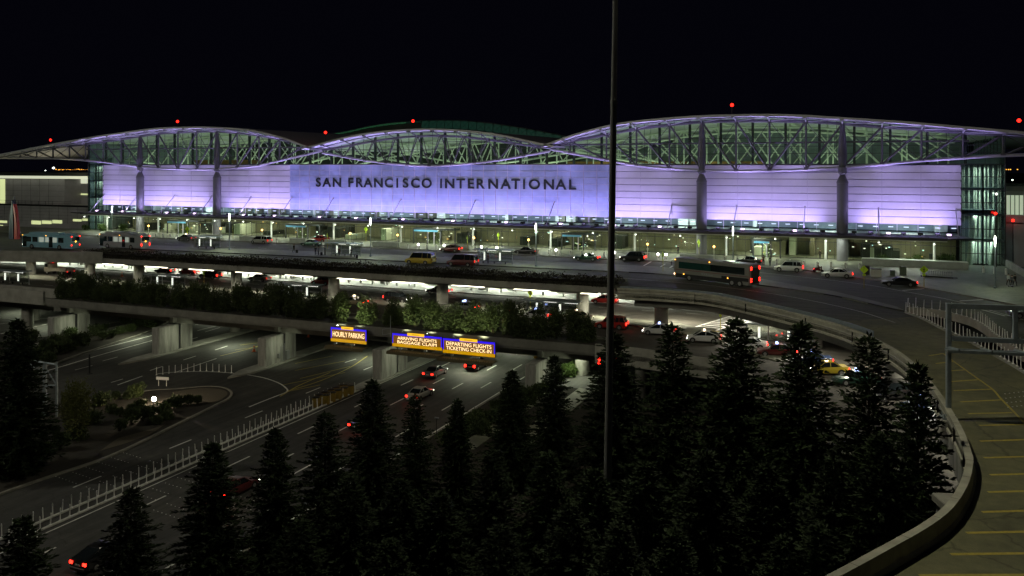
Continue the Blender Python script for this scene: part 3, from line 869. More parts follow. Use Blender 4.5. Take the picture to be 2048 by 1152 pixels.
# raised reflective dot bands across the roads
DOT = mat('ceramic_dot', (.75, .75, .72), .3, noise=.05, scale=5)
b = MB()
for (x0, y0), (x1, y1), rows in [((330, 945), (440, 932), 4), ((720, 958), (0, 0), 0)]:
    pass
for r in range(6):
    for k in range(46):
        u = -1.0 + k * .56; y = -112.6 + r * 1.55 - .16 * k * .56
        if 6.2 < u < 9.8 or (k % 9) > 6: continue
        b.lathe((u, y, ZL), [(.055, .0), (.05, .02), (.02, .03)], 5)
tag(b.build('reflector_dots', DOT, LOW), None, None, None, 'stuff')

# ---- landscaped islands
def island(px, name, gravel=None, kerb=True):
    P = [G(*p, ZL) for p in px]
    P = [Vector((q.x, q.y, 0)) for q in curve(P + [P[0]], n=4)][:-1]
    b = MB(); b.prism([(p.x, p.y) for p in P], ZL - .05, ZL + .16)
    struct(b, name, SOIL)
    if kerb:
        b = MB(); Q = [Vector((p.x, p.y, ZL)) for p in P] ; Q.append(Q[0])
        b.sweep(Q, [(-.16, -.05), (.16, -.05), (.16, .19), (-.16, .19)]); struct(b, 'kerb', KERB)
    return P
ISA = island([(-60, 1015), (0, 990), (100, 955), (220, 914), (330, 862), (431, 812), (458, 798), (462, 786), (445, 777), (410, 775), (350, 780), (300, 783), (200, 800), (120, 815), (40, 830), (-60, 850)], 'planted_island')
ISB = island([(347, 636), (305, 661), (222, 689), (139, 717), (60, 745), (-40, 780), (-40, 700), (50, 680), (110, 672), (180, 656), (270, 640)], 'planted_island')
b = MB(); P = [G(*p, ZL) for p in [(345, 787), (400, 779), (440, 781), (455, 788), (448, 798), (425, 808), (400, 803), (370, 800)]]
b.prism([(p.x, p.y) for p in curve(P + [P[0]], n=3)[:-1]], ZL + .1, ZL + .185); struct(b, 'gravel_bed', GRAVEL)
b = MB(); P = [G(*p, ZL) for p in [(200, 905), (235, 880), (300, 862), (330, 852), (300, 872), (250, 890)]]
b.prism([(p.x, p.y) for p in P], ZL + .1, ZL + .18); struct(b, 'gravel_path', GRAVEL)
# right verge
b = MB(); b.prism([(27.25, -230), (27.25, -62), (60, -62), (130, -75), (130, -230)], ZL - .05, ZL + .14); struct(b, 'verge_ground', SOIL)
b = MB(); b.b2(26.95, 27.25, -230, -62, ZL - .05, ZL + .17); struct(b, 'kerb', KERB)
b = MB()
b.b2(31.5, 33.5, -90, -62, ZL, ZL + .20); b.b2(36, 38.5, -90, -62, ZL, ZL + .22); struct(b, 'footpath', PAVE)
for u0, u1 in ((-37.5, -31.5), (-14.5, -8.3), (6.6, 10.6)):
    pass
# medians carrying the piers
for x, w in ((-56.7, 2.6), (-33.1, 2.6), (-12.0, 2.8), (8.2, 2.2)):
    b = MB(); b.prism([(x - w / 2, -72), (x, -76), (x + w / 2, -72), (x + w / 2, -22), (x - w / 2, -22)], ZL - .02, ZL + .22); struct(b, 'median', CONC)

# ---- arrivals deck
ACURVE = [(1190, 688), (1250, 694), (1292, 699), (1389, 713), (1433, 722), (1519, 758), (1600, 800), (1700, 866), (1790, 935), (1850, 990)]
AC = curve([G(*p, -4.5) for p in ACURVE], n=6); AC = [Vector((p.x, p.y, 0)) for p in AC]
a_poly = [(-230, -17.6), (-230, -66), (-61, -62.2), (AC[0].x, -62.2)] + [(p.x, p.y) for p in AC[1:]] + [(84, -88), (80, -60), (78, -17.6)]
b = MB(); b.prism(a_poly, ZA - .55, ZA); struct(b, 'arrivals_road', ASPH_D)
b = MB(); b.b2(-230, 77.5, -32, -17.7, ZA, ZA + .15); struct(b, 'arrivals_sidewalk', ARRIV)
b = MB(); P = [(-100, -49.5), (-100, -45), (28, -44.5), (47, -47), (62, -58), (66, -66), (62, -66), (50, -55), (38, -50), (20, -49.5)]
b.prism(P, ZA, ZA + .14); struct(b, 'arrivals_island', PAVE)
za = ZA + .006
b = MB()
for Y in (-37.0, -54.0, -57.6):
    x = -120
    while x < (38 if Y < -50 else 70): strip(b, (x, Y), (x + 2.4, Y), .14, za); x += 7.2
strip(b, (-120, -33.0), (80, -33.0), .12, za)
def crosswalk(b, px, z, n):
    A, B_, C, D = [G(*p, z) for p in px]
    for t in (0, 1):
        P, Q = A.lerp(B_, t), D.lerp(C, t); strip(b, P, Q, .3, z + .006)
    for k in range(1, n):
        t = k / n; strip(b, A.lerp(D, t), B_.lerp(C, t), .32, z + .007)
crosswalk(b, [(1387, 655), (1432, 661), (1520, 630), (1462, 632)], ZA, 9)
crosswalk(b, [(1010, 622), (1045, 626), (1085, 606), (1052, 603)], ZA, 8)
b.build('lane_marking', PAINT_W, bpy.data.objects['arrivals_road'])
b = MB(); pline(b, [G(*p, ZA) for p in [(1340, 645), (1400, 658), (1440, 664)]], .2, za); pline(b, [G(*p, ZA) for p in [(1180, 648), (1250, 659)]], .2, za)
b.build('edge_marking', PAINT_Y, bpy.data.objects['arrivals_road'])
# edge parapet of the curving arrivals road
b = MB(); Q = [Vector((p.x, p.y, 0)) for p in AC]
b.sweep(Q, [(.0, -6.9), (.0, -4.5), (.32, -4.5), (.45, -5.4), (.45, -6.9)])
single(b, 'parapet_wall', CONC, 'low concrete parapet curving along the arrivals road behind the conifers', 'parapet', (0, 0, 0))
b = MB(); b.b2(-230, -61.2, -66.5, -66.1, -6.6, -4.2); b.b2(-230, -61.2, -62.5, -62.2, -6.4, -4.4); b.b2(-230, -61.2, -66.1, -62.5, -6.5, -6.0)
single(b, 'parapet_wall', CONC, 'double concrete parapet at the left end of the arrivals road, left of the hedge', 'parapet', (0, 0, 0))
# hedge planter
b = MB(); X0, X1 = -61.0, AC[0].x + 1.5
b.prism([(X0, -62.3), (X0 + 2, -67.5), (X1, -67.5), (X1, -62.3)], -6.45, -5.6); b.b2(X0 + 1.8, X1, -67.62, -67.3, -6.2, -5.15); b.b2(X0, X1, -62.6, -62.3, -5.6, -5.0)
PLN = single(b, 'hedge_planter', CONC_D, 'long dark concrete planter beam carrying the hedge above the highway', 'planter', (0, 0, 0))
b = MB(); b.b2(X0 + 2, X1 - .2, -67.25, -62.65, -5.58, -5.3); b.build('planting_soil', SOIL, PLN)
# lower soffit beams
for Y in (-63.5, -50, -36):
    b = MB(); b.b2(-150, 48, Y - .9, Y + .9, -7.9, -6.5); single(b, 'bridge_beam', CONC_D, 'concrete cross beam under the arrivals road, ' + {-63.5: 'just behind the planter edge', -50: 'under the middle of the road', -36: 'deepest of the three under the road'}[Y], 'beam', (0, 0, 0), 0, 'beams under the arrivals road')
# piers
pl = {-56.7: 'wide concrete pier at the left, beside the planted strip', -33.1: 'wide concrete pier second from the left under the hedge planter', -12.0: 'wide concrete pier with pipework on its end, left of the hourly sign', 8.2: 'wide concrete pier right under the two flight signs', 31.5: 'dark concrete pier right of the highway behind the conifers'}
for x, lab in pl.items():
    o = thing('bridge_pier', lab, 'pier', (x, -64.6, ZL), 0, 'wall piers under the hedge planter')
    b = MB(); b.bev((0, -1.9, 2.15), (1.5, 4.4, 4.5), .12); m = b.build('pier_wall', CONC_ST, o, off=Z0)
    b = MB(); b.bev((0, 2.1, 2.3), (1.5, 2.6, 4.6), .12); b.build('pier_wall', CONC_ST, o, off=Z0)
    b = MB(); b.box((0, .55, 2.2), (1.2, .42, 4.2)); b.build('joint_recess', DARK, o, off=Z0)
    b = MB(); b.box((0, 1.1, 5.3), (.7, 3.4, 1.3)); b.build('pier_cap', CONC_D, o, off=Z0)  # shade of the recess above the pier is put into the dark colour
    lamp('AREA', 'pier_light', (x + 5.0, -66.6, -8.4), 50, (.94, 1.0, .70), (x + .8, -65.2, -10.8), 1.0, sy=.5, spread=130)
    if abs(x + 12.0) < .1:
        b = MB()
        for k in range(4): b.tube((.86, -.6 + k * .3, .2), (.86, -.6 + k * .3, 2.6 + .3 * (k % 2)), .045, n=6)
        b.box((.95, .9, 1.0), (.35, .7, 1.4)); b.box((.95, -1.2, 1.3), (.3, .4, .6)); b.build('pipework', STEEL_M, o, off=Z0)
for px, py, z0, z1, r in [(55, 662, ZL, -6, 1.0), (71, 640, ZL, -6, .7), (1166, 748, ZL, -6, 1.1), (1285, 800, ZL, -6, 1.0), (700, 690, ZL, -6, .9), (470, 664, ZL, -6, .9), (262, 640, ZL, -6, .9)]:
    p = G(px, py, z0); b = MB(); b.lathe((0, 0, 0), [(r, 0), (r, z1 - z0)], 20)
    side = 'left of the wide piers' if px < 100 else 'right of the highway' if px > 1000 else 'behind the wide piers'
    single(b, 'bridge_column', CONC, ('thick' if r > .95 else 'slim') + ' round concrete column standing on the lower road ' + side, 'column', p, 0, 'lower road columns', smooth=False)

# ---- departures deck
RCUR = [(1235, 576), (1330, 581), (1421, 589), (1530, 612), (1650, 641), (1730, 669), (1800, 707), (1850, 755), (1890, 810), (1919, 862), (1934, 905), (1936, 927), (1925, 967), (1897, 1010), (1854, 1045), (1779, 1088), (1662, 1151), (1500, 1235)]
RC = curve([G(*p, .9) for p in RCUR], n=6); RC = [Vector((p.x, p.y, 0)) for p in RC]
LE = [Vector((FY(px, 500, Y).x, Y, 0)) for px, Y in ((-300, -62), (0, -54), (100, -51), (205, -48.6))]
ROWA = [(1814, 626), (1846, 638), (1891, 661), (1935, 681), (1974, 702), (2016, 725), (2048, 744), (2120, 795), (2230, 905), (2300, 1060), (2330, 1300)]
ROWB = [(1815, 617), (1873, 623), (1905, 630), (1943, 641), (1968, 655), (1988, 672), (2016, 690), (2048, 710), (2200, 790), (2500, 900)]
PA = curve([G(*p, 0) for p in ROWA], n=6); PB = curve([G(*p, 0) for p in ROWB], n=6)
FRONT = [(p.x, p.y) for p in LE] + [(-74, -48), (37.0, -48)]
d_poly = [(-240, -.02)] + FRONT + [(p.x, p.y) for p in RC[1:]] + [(p.x, p.y) for p in reversed(PA)] + [(p.x, p.y) for p in PB] + [(150, -60), (150, -.02)]
d_poly = [q for i, q in enumerate(d_poly) if i == 0 or (Vector(q) - Vector(d_poly[i - 1])).length > .05]
b = MB(); b.prism(d_poly, -.7, 0); DEP = struct(b, 'departures_road', DECK)
# darker girders set back below
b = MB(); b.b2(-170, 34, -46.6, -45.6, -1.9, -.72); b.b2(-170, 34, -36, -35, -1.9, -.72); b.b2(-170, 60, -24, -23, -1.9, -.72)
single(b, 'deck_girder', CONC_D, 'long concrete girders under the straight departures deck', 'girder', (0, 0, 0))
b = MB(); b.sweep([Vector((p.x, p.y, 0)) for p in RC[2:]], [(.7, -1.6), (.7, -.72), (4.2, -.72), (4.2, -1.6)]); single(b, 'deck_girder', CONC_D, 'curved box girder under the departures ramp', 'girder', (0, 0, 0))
b = MB(); b.sweep([Vector((p.x, p.y, 0)) for p in RC[46:74]], [(.02, -2.7), (.02, -.625), (1.2, -.725), (1.2, -2.7)]); single(b, 'deck_girder', CONC_ST, 'deep concrete edge girder below the nearest bend of the ramp', 'girder', (0, 0, 0))
# ramp surface, parapets
ramp_px = [(1640, 612), (1720, 622), (1790, 634)]
pr = [(p.x, p.y) for p in RC[24:]] + [(p.x, p.y) for p in reversed(PA)]
b = MB()
A = [p + Vector((0, 0, 0)) for p in RC[22:]]
b.prism([(p.x, p.y) for p in A] + [(p.x, p.y) for p in reversed(PA[4:])], .0, .006); struct(b, 'ramp_road', RAMPC)
b = MB(); b.sweep([Vector((p.x, p.y, 0)) for p in RC], [(-.12, -.62), (-.12, -.38), (.0, -.34), (.0, .62), (-.14, .66), (-.14, .9), (.26, .9), (.32, .25), (.42, .1), (.42, .005), (.3, -.62)])
RP = single(b, 'parapet_wall', CONC_P, 'high curved concrete parapet of the departures ramp, sweeping to the bottom right', 'parapet', (0, 0, 0))
b = MB(); b.sweep([Vector((p.x, p.y, 0)) for p in RC[:30]], [(1.5, .06), (1.5, .95), (1.62, .95), (1.62, .06)]); b.build('inner_rail', GALV, RP)
b = MB(); b.sweep([Vector((p.x, p.y, 0)) for p in RC[:52]], [(-.07, .12), (-.07, .28), (-.002, .28), (-.002, .12)]); b.build('ledge_strip', CONC, RP)
b = MB(); b.sweep(LE + [Vector((-73.5, -48, 0))], [(-.02, -1.5), (-.02, .75), (.30, .75), (.42, .1), (.42, -1.5)])
single(b, 'parapet_wall', CONC, 'pale concrete parapet below the two city buses at the left', 'parapet', (0, 0, 0))
b = MB(); b.b2(-74.5, 37.8, -48.35, -47.9, -1.35, -.45); b.b2(-74.5, 37.8, -44.2, -43.9, .0, .5); b.b2(-74.5, 37.8, -48.0, -44.1, -1.2, -.72)
DPL = single(b, 'roadside_planter', CONC, 'long concrete planter edge along the front of the departures deck', 'planter', (0, 0, 0))
b = MB(); b.b2(-74.4, 37.6, -47.88, -44.22, .003, .35); b.build('planting_soil', SOIL, DPL)
# sidewalk, islands
SW = [(150, 470), (330, 476), (520, 484), (713, 493), (880, 501), (1100, 512), (1300, 521), (1420, 527), (1526, 534), (1602, 539), (1646, 545), (1708, 554), (1763, 560.5), (1828, 571), (1854, 576), (2048, 612), (2250, 655)]
SP = curve([G(*p, .15) for p in SW], n=4)
s_poly = [(-240, -.05), (-240, SP[0].y)] + [(p.x, p.y) for p in SP] + [(150, SP[-1].y), (150, -.05)]
b = MB(); b.prism(s_poly, .0, .15); struct(b, 'terminal_sidewalk', PAVE)
b = MB(); b.sweep([Vector((p.x, p.y, 0)) for p in SP], [(-.12, .005), (-.12, .165), (.08, .165), (.08, .005)]); struct(b, 'kerb', KERB)
near = [(250, 497), (340, 500.5), (680, 516), (1020, 533), (1300, 546), (1410, 556), (1524, 570), (1670, 591), (1768, 613), (1812, 622)]
far = [(1790, 612), (1670, 583), (1520, 557), (1400, 541), (1300, 532), (1020, 520), (680, 505), (340, 492), (255, 488)]
P = [G(*p, .12) for p in near] + [G(*p, .12) for p in far]
b = MB(); b.prism([(p.x, p.y) for p in P], .0, .13); struct(b, 'traffic_island', PAVE)
b = MB(); Q = curve([Vector((G(*p, .12).x, G(*p, .12).y, 0)) for p in near], n=4)
b.sweep(Q, [(-.14, .005), (-.14, .15), (.06, .15), (.06, .005)]); struct(b, 'kerb', mat('kerb_dark', (.03, .03, .03), .8, noise=.3, scale=2))
b = MB(); zd = .006
pline(b, curve([G(*p, 0) for p in [(1520, 545), (1708, 566), (1820, 585), (1915, 603), (2048, 640)]], n=5), .14, zd)
pline(b, curve([G(*p, 0) for p in [(255, 503), (500, 514), (800, 530), (1100, 546), (1230, 553)]], n=5), .14, zd)
pline(b, curve([G(*p, 0) for p in [(1240, 556), (1400, 569), (1560, 590), (1700, 618), (1790, 645)]], n=5), .14, zd)
for a, c in [((1276, 538), (1306, 521)), ((1313, 539), (1330, 528)), ((1280, 546), (1287, 541)), ((1320, 549), (1345, 532)), ((1805, 581), (1852, 577)), ((1920, 602), (1985, 598)), ((1955, 617), (2010, 632))]:
    strip(b, G(*a, 0), G(*c, 0), .3, zd)
for k in range(16):
    a = G(330 + k * 62, 487 + k * 2.95, 0); strip(b, a, a + Vector((2.4, -.1, 0)), .13, zd)
b.build('lane_marking', PAINT_W, DEP)
b = MB(); zz = .013
for (x0, y0), (x1, y1) in [((1300, 30), (1372, 18)), ((1335, 70), (1425, 58)), ((1400, 107), (1482, 102)), ((1408, 162), (1550, 152)), ((1425, 208), (1620, 200)), ((1460, 265), (1668, 255)), ((1500, 325), (1725, 320)), ((1556, 385), (1790, 380)),
                           ((1560, 465), (1850, 456)), ((1580, 550), (1900, 541)), ((1610, 637), (1940, 629)), ((1600, 725), (1960, 716)), ((1570, 827), (1970, 815)), ((1490, 933), (1960, 924)), ((1410, 1042), (1950, 1036)), ((1250, 1150), (1930, 1148))]:
    c = lambda x, y: G(1348 + x / 2.549, 700 + y / 2.549, 0)
    strip(b, c(x0, y0), c(x1, y1), .23, zz)
pline(b, curve([G(1348 + x / 2.549, 700 + y / 2.549, 0) for x, y in [(1372, 18), (1425, 58), (1490, 105), (1560, 155), (1625, 202), (1668, 250), (1760, 345), (1850, 450), (1960, 620)]], n=5), .16, zz + .003)
b.build('edge_hatching', PAINT_Y, DEP)
b = MB()
for k in range(7):
    for j in range(4):
        p = G(2010 + k * 9 + j * 2, 788 + j * 9 - k, 0); b.lathe(p, [(.055, .006), (.05, .03), (.02, .04)], 5)
tag(b.build('reflector_dots', DOT, DEP), None, None, None, 'stuff')
b = MB(); strip(b, G(1928, 842, 0), G(2100, 845, 0), .14, .016); b.build('expansion_joint', DARK, DEP)

b = MB()
for i in range(4, len(RC) - 2, 6):
    d = (RC[i + 1] - RC[i - 1]).normalized(); n_ = Vector((-d.y, d.x, 0)); c_ = RC[i] + n_ * .06
    b.box((c_.x, c_.y, .14), (.022, .405, 1.527), math.atan2(d.y, d.x))
b.build('joint_groove', DARK, RP)
# ---- columns under the departures deck
first = None
cols = [(FY(px, 500, -43.5).x, -43.5) for px in (-40, 62, 180, 278, 473, 668, 885, 1165)]
for px, py in ((1320, 655), (1478, 672), (1628, 696), (1790, 790)):
    p = G(px, py, ZA); cols.append((p.x, p.y + .8))
where = ['at the far left edge', 'left of the parked truck', 'right of the parked truck', 'at the left end of the planter', 'left of the silver sedan', 'right of the red-lit car', 'beside the dark car with blue sign', 'behind the tall mast', 'behind the first white taxi', 'behind a conifer tip', 'right of the bus shelter', 'deep in the ramp curve']
for (x, y), wv in zip(cols, where):
    b = MB(); b.lathe((0, 0, 0), [(1.0, 0), (1.0, 4.3), (1.25, 4.75)], 24)
    single(b, 'bridge_column', CONC, 'front round concrete column under the departures deck, ' + wv, 'column', (x, y, ZA), 0, 'front columns under the departures deck')
inner = [FY(px, 560, -27.5).x for px in (165, 370, 587, 768, 965, 1165, 1363, 1560)]
for x in inner:
    b = MB(); b.lathe((0, 0, 0), [(1.05, 0), (1.05, 4.75)], 24)
    single(b, 'bridge_column', CONC, 'thick inner column on the bright arrivals sidewalk', 'column', (x, -27.0, ZA + .15), 0, 'inner columns on the arrivals sidewalk')
# arrivals frontage
AG = mat('arrivals_front', (.17, .20, .17), .35, noise=.5, scale=.5)
o = thing('arrivals_facade', 'pale arrivals level glass and panel front under the departures deck', 'facade', (-40, -17.4, ZA + .15))
for k in range(30):
    x0 = -190 + k * 10; b = MB(); b.b2(x0, x0 + 10, -17.5, -17.3, ZA + .15, -.75, 0)
    for j in range(5): b.b2(x0 + j * 2 - .08, x0 + j * 2 + .08, -17.62, -17.5, ZA + .15, -.75, 1)
    b.b2(x0, x0 + 10, -17.6, -17.5, ZA + 1.4, ZA + 1.52, 1); b.build('front_panel', [AG, MULL], o)
WB = [(680, 697), (850, 884), (893, 950), (640, 652), (1110, 1155), (1225, 1290), (1430, 1475), (420, 440), (520, 545), (300, 318), (1010, 1060)]
for a, c in WB:
    u0, u1 = FY(a, 560, -27.5).x, FY(c, 560, -27.5).x
    b = MB(); b.bev(((u0 + u1) / 2, -26.2, ZA + .15 + .45), (u1 - u0, .5, .9), .04)
    single(b, 'kerb_wall', WHITE, 'low white wall on the bright arrivals sidewalk', 'low wall', (0, 0, 0), 0, 'low white walls on the arrivals sidewalk')
# arrivals lamps below the deck
for k in range(19):
    x = -150 + k * 11.2
    lamp('AREA', 'under_deck_light', (x, -26.0, -.95), 1500, (.93, 1.0, .80), (x, -25.6, -6), 7, sy=1.0, spread=150)
    lamp('AREA', 'under_deck_light', (x + 5, -46.4, -1.7), 1150, (1.0, .95, .74), (x + 5, -44.5, -6), 6, sy=.8, spread=150)
for i in range(12, 52, 5):
    d = (RC[i + 1] - RC[i - 1]).normalized(); n_ = Vector((-d.y, d.x, 0)); c_ = RC[i] + n_ * 6.0
    lamp('AREA', 'under_deck_light', (c_.x, c_.y, -1.3), 420, (1.0, .95, .76), (c_.x - n_.x * .6, c_.y - n_.y * .6, -6), 3, sy=1, spread=160)
# lower level lamps
for x, y, pw in ((-70, -58, 260), (-47, -60, 240), (-27, -58, 300), (-22, -74, 0), (0, -57, 300), (18, -58, 420), (18, -42, 300), (-47, -40, 220), (-90, -50, 220), (33, -56, 300), (-110, -60, 160)):
    if pw: lamp('AREA', 'underpass_light', (x, y, -8.1), pw * 1.3, (.92, 1.0, .70), (x, y, -20), 2.5, sy=1, spread=160)

# ---- neighbouring buildings
PANELW = mat('pale_wall_panel', (.56, .53, .57), .7, noise=.22, scale=.25)
WINY = emit('lit_window_yellow', (.85, .95, .45), .55); WING = emit('lit_window_green', (.62, .85, .50), .38)
STRIP = emit('cornice_light', (.86, .90, .66), .55)
Yb = 14
fl = lambda px, py, Y=Yb: FY(px, py, Y)
o = thing('concourse_building', 'grey panelled concourse building with lit cornice at the left of the terminal', 'building', (-175, Yb, 0))
xa, xr, xm = fl(-140, 400).x, fl(190, 400).x, fl(112, 400).x
zc = fl(100, 345).z; zs = fl(100, 352).z; zs2 = fl(100, 357.5).z; zt = fl(50, 409).z; zr2 = fl(50, 417).z
b = MB(); b.b2(xa, xr, Yb, Yb + 40, -6, zt, 0)
for i in range(11): b.b2(xa, xr, Yb - .04, Yb - .002, .6 + i * 1.0 - .02, .6 + i * 1.0 + .02, 1) if .6 + i < zt else None
for i in range(26): b.b2(xa + i * 4 - .03, xa + i * 4 + .03, Yb - .04, Yb - .002, 0, zt, 1)
b.build('lower_wall', [PANELW, MULL], o)
b = MB(); b.b2(xa, xm, Yb + 3, Yb + 38, zt, zs2 - .05, 0); b.b2(xm, xr, Yb + 9, Yb + 38, zt, zs2 - .05, 0)
for i in range(14): b.b2(xa + i * 4 - .03, xa + i * 4 + .03, Yb + 2.96, Yb + 2.998, zt, zs2 - .1, 1) if xa + i * 4 < xm else None
for i in range(4): b.b2(xa, xm, Yb + 2.96, Yb + 2.998, zt + .8 + i * 1.7, zt + .84 + i * 1.7, 1)
b.build('upper_wall', [PANELW, MULL], o)
b = MB(); b.b2(xa, xr, Yb + .5, Yb + 40, zs + .02, zc, 0); b.build('roof_slab', ROOFT, o)
b = MB(); b.b2(xa, xr, Yb + .6, Yb + .9, zs2, zs, 0); b.build('cornice_light', STRIP, o)
for (x0, y0, x1, y1), m_, dY in [((63, 441, 82, 449), WINY, -.05), ((84, 441, 103, 448), WINY, -.05), ((105, 440, 124, 447), WINY, -.05), ((146, 438, 163, 443), WINY, -.05), ((165, 437, 181, 442), WINY, -.05), ((0, 441, 14, 446), WINY, -.05),
                                 ((112, 388, 127, 406), WING, 8.9), ((112, 362, 122, 368), WINY, 8.9), ((157, 356, 177, 367), STRIP, 8.9), ((124, 356, 156, 367), STRIP, 8.95), ((0, 358, 10, 410), WINY, 2.9), ((0, 450, 6, 470), WINY, -.05), ((7, 452, 13, 470), WINY, -.05), ((157, 387, 176, 390), WINY, 8.9)]:
    p, q = fl(x0, y0, Yb + dY), fl(x1, y1, Yb + dY)
    b = MB(); b.b2(p.x, q.x, Yb + dY - .04, Yb + dY + .03, min(p.z, q.z), max(p.z, q.z), 0); f_ = b.build('window', [m_ if (x0, y0) != (124, 356) else mat('frosted_pane', (.22, .23, .18), .5, noise=.4, scale=.6)], o)
b = MB()
for i in range(20): b.tube((xa + 3 * i, Yb + .3, zt), (xa + 3 * i, Yb + .3, zt + 1.2), .05, n=6)
for z in (.5, 1.15): b.tube((xa, Yb + .3, zt + z), (xm + 6, Yb + .3, zt + z), .04, n=6)
b.b2(xa, xr, Yb - .5, Yb + .1, zt - .35, zt + .15); b.build('terrace_railing', DARK, o)
# right hand building
o = thing('concourse_building', 'dark walled concourse with long lit upper gallery at the right edge', 'building', (110, 8, 0))
p0, p1 = FY(2012, 430, 6), FY(2250, 430, 6)
b = MB(); b.b2(p0.x, p1.x + 30, 6, 40, -1, FY(2030, 448, 6).z, 0); b.build('lower_wall', PANELW, o)
zz0, zz1 = FY(2030, 430, 6.6).z, FY(2030, 391, 6.6).z
b = MB(); b.b2(p0.x, p1.x + 30, 6.5, 38, FY(2030, 446, 6.5).z + .1, zz0 - .05, 1); b.b2(p0.x, p1.x + 30, 5.5, 40, FY(2030, 379, 6).z - .3, FY(2030, 373, 6).z, 0); b.b2(p0.x, p1.x + 30, 20, 38, zz0, zz1 + 1.2, 1); b.build('upper_wall', [CONC, PANELW], o)
for k in range(14):
    b = MB(); x0 = p0.x + .2 + k * 3.4
    b.b2(x0, x0 + 3.2, 8.0, 8.05, zz0, zz1, 0)
    for j in range(5): b.b2(x0 + j * .7, x0 + j * .7 + .12, 7.9, 7.99, zz0, zz1, 1)
    b.build('gallery_window', [WING if k % 2 else emit('lit_window_pale', (.70, .85, .60), .40), MULL], o)
# wedge wall at the plaza's right
b = MB(); P = [FY(2030, 500, -1).x, FY(2100, 500, -1).x]
q0, q1 = G(1992, 520, .15), G(2060, 560, .15)
b.sweep([Vector((q0.x, q0.y, 0)), Vector((q1.x, q1.y, 0)), Vector((q1.x + 8, q1.y - 3, 0))], [(-.2, .15), (-.2, 1.3), (.2, 1.3), (.2, .15)])
single(b, 'plaza_wall', CONC, 'low concrete wall at the right edge of the plaza behind two people', 'low wall', (0, 0, 0))
# far lights on the airfield
random.seed(9)
def farlight(px, py, dist, col, r, lab, grp):
    p = DP(px, py, dist); o = thing('airfield_lamp', lab, 'lamp', (p.x, p.y, -12.6), 0, grp)
    h = p.z + 12.6
    b = MB(); b.tube((0, 0, 0), (0, 0, h), .15, n=5); b.build('mast', DARK, o, off=Z0)
    b = MB(); b.ball((0, 0, h), r, 8, sz=.8); b.build('lamp_head', col, o, off=Z0)
ORANGE = emit('sodium_lamp', (1.0, .40, .05), 2.5)
for k in range(26):
    farlight(112 + k * 2.6 + random.uniform(-1, 1), 339 + random.uniform(-.8, .8), 900 + random.uniform(0, 200), ORANGE, random.choice((.2, .3, .5)), 'tiny orange lamp on the far airfield horizon at left', 'orange lamps on the left horizon')
for px in (2012, 2017, 2021, 2035): farlight(px, 339, 900, ORANGE, .6, 'tiny orange lamp on the far horizon at the right edge', 'orange lamps on the right horizon')
farlight(107, 336, 420, WARMW, .55, 'single white lamp mast beyond the left concourse roof', None)
farlight(91, 341, 500, WARMW, .3, 'faint small white lamp left of the brighter white mast', None)
farlight(2025, 360, 420, WARMW, .35, 'small white lamp low in the dark right of the terminal', None)
# ================================================================== VEGETATION
def leafcard(b, c, d, ln, wd, rnd):
    """small folded leaf spray: base c, direction d"""
    d = d.normalized(); up = Vector((rnd.uniform(-1, 1), rnd.uniform(-1, 1), rnd.uniform(-.2, 1)))
    s = d.cross(up)
    if s.length < .05: s = Vector((1, 0, 0))
    s.normalize(); n = s.cross(d)
    m = c + d * ln * .55; t = c + d * ln
    b.v.extend([tuple(c), tuple(m + s * wd * .5 + n * wd * .15), tuple(t), tuple(m - s * wd * .5 + n * wd * .15)])
    o = len(b.v) - 4; b.f.append((o, o + 1, o + 2, o + 3)); b.m.append(0)
def conifer_mesh(H, Rm, seed, dens=1.0):
    rnd = random.Random(seed); b = MB(); lv = int(H / .23)
    for i in range(lv):
        h = .03 + .97 * i / lv; z = H * h
        prof_ = (1 - h) ** .56 * (.55 + .45 * min(1, h / .16)) * (1 + .16 * math.sin(i * 1.7 + seed) + rnd.uniform(-.12, .12))
        nb_ = int((6 + 6 * (1 - h)) * dens)
        a0 = rnd.random() * 6.28
        for k in range(nb_):
            a = a0 + 2 * PI * k / nb_ + rnd.uniform(-.35, .35)
            L_ = max(.2, Rm * prof_ * rnd.uniform(.72, 1.10))
            el = -.18 + .55 * h + rnd.uniform(-.15, .2)
            d = Vector((math.cos(a) * math.cos(el), math.sin(a) * math.cos(el), math.sin(el)))
            ns = max(3, int(L_ / .17))
            for j in range(ns):
                t = (j + .6) / ns; p = Vector((0, 0, z)) + d * L_ * t + Vector((0, 0, -.12 * L_ * t * t))
                for q in range(5):
                    dd = d + Vector((rnd.uniform(-.9, .9), rnd.uniform(-.9, .9), rnd.uniform(-.5, .6)))
                    leafcard(b, p, dd, rnd.uniform(.20, .40) * (.8 + .3 * (1 - h)), rnd.uniform(.06, .12), rnd)
    for k in range(10):
        leafcard(b, Vector((0, 0, H - .5 + .05 * k)), Vector((rnd.uniform(-.4, .4), rnd.uniform(-.4, .4), 1)), .35, .1, rnd)
    t = MB(); t.tube((0, 0, 0), (0, 0, H * .93), .17, .015, 8)
    for k in range(14):
        a = rnd.random() * 6.28; z = H * (.08 + .8 * k / 14); l = Rm * (1 - z / H) * .8
        t.tube((0, 0, z), (math.cos(a) * l, math.sin(a) * l, z + .1), .05, .015, 5)
    return b, t
def make_conifer(H, Rm, seed, dens=1.0):
    o = thing('conifer_tree', 'x', 'tree', (0, 0, 0))
    b, t = conifer_mesh(H, Rm, seed, dens)
    b.build('crown', LEAF_CON, o, off=Z0, fix=False); t.build('trunk', BARK, o, off=Z0)
    return o
protos = [make_conifer(14, 2.3, s, d) for s, d in ((1, 1.25), (2, 1.15), (3, 1.3), (4, .95))]
fams = [family(p) for p in protos]
used = [False] * 4
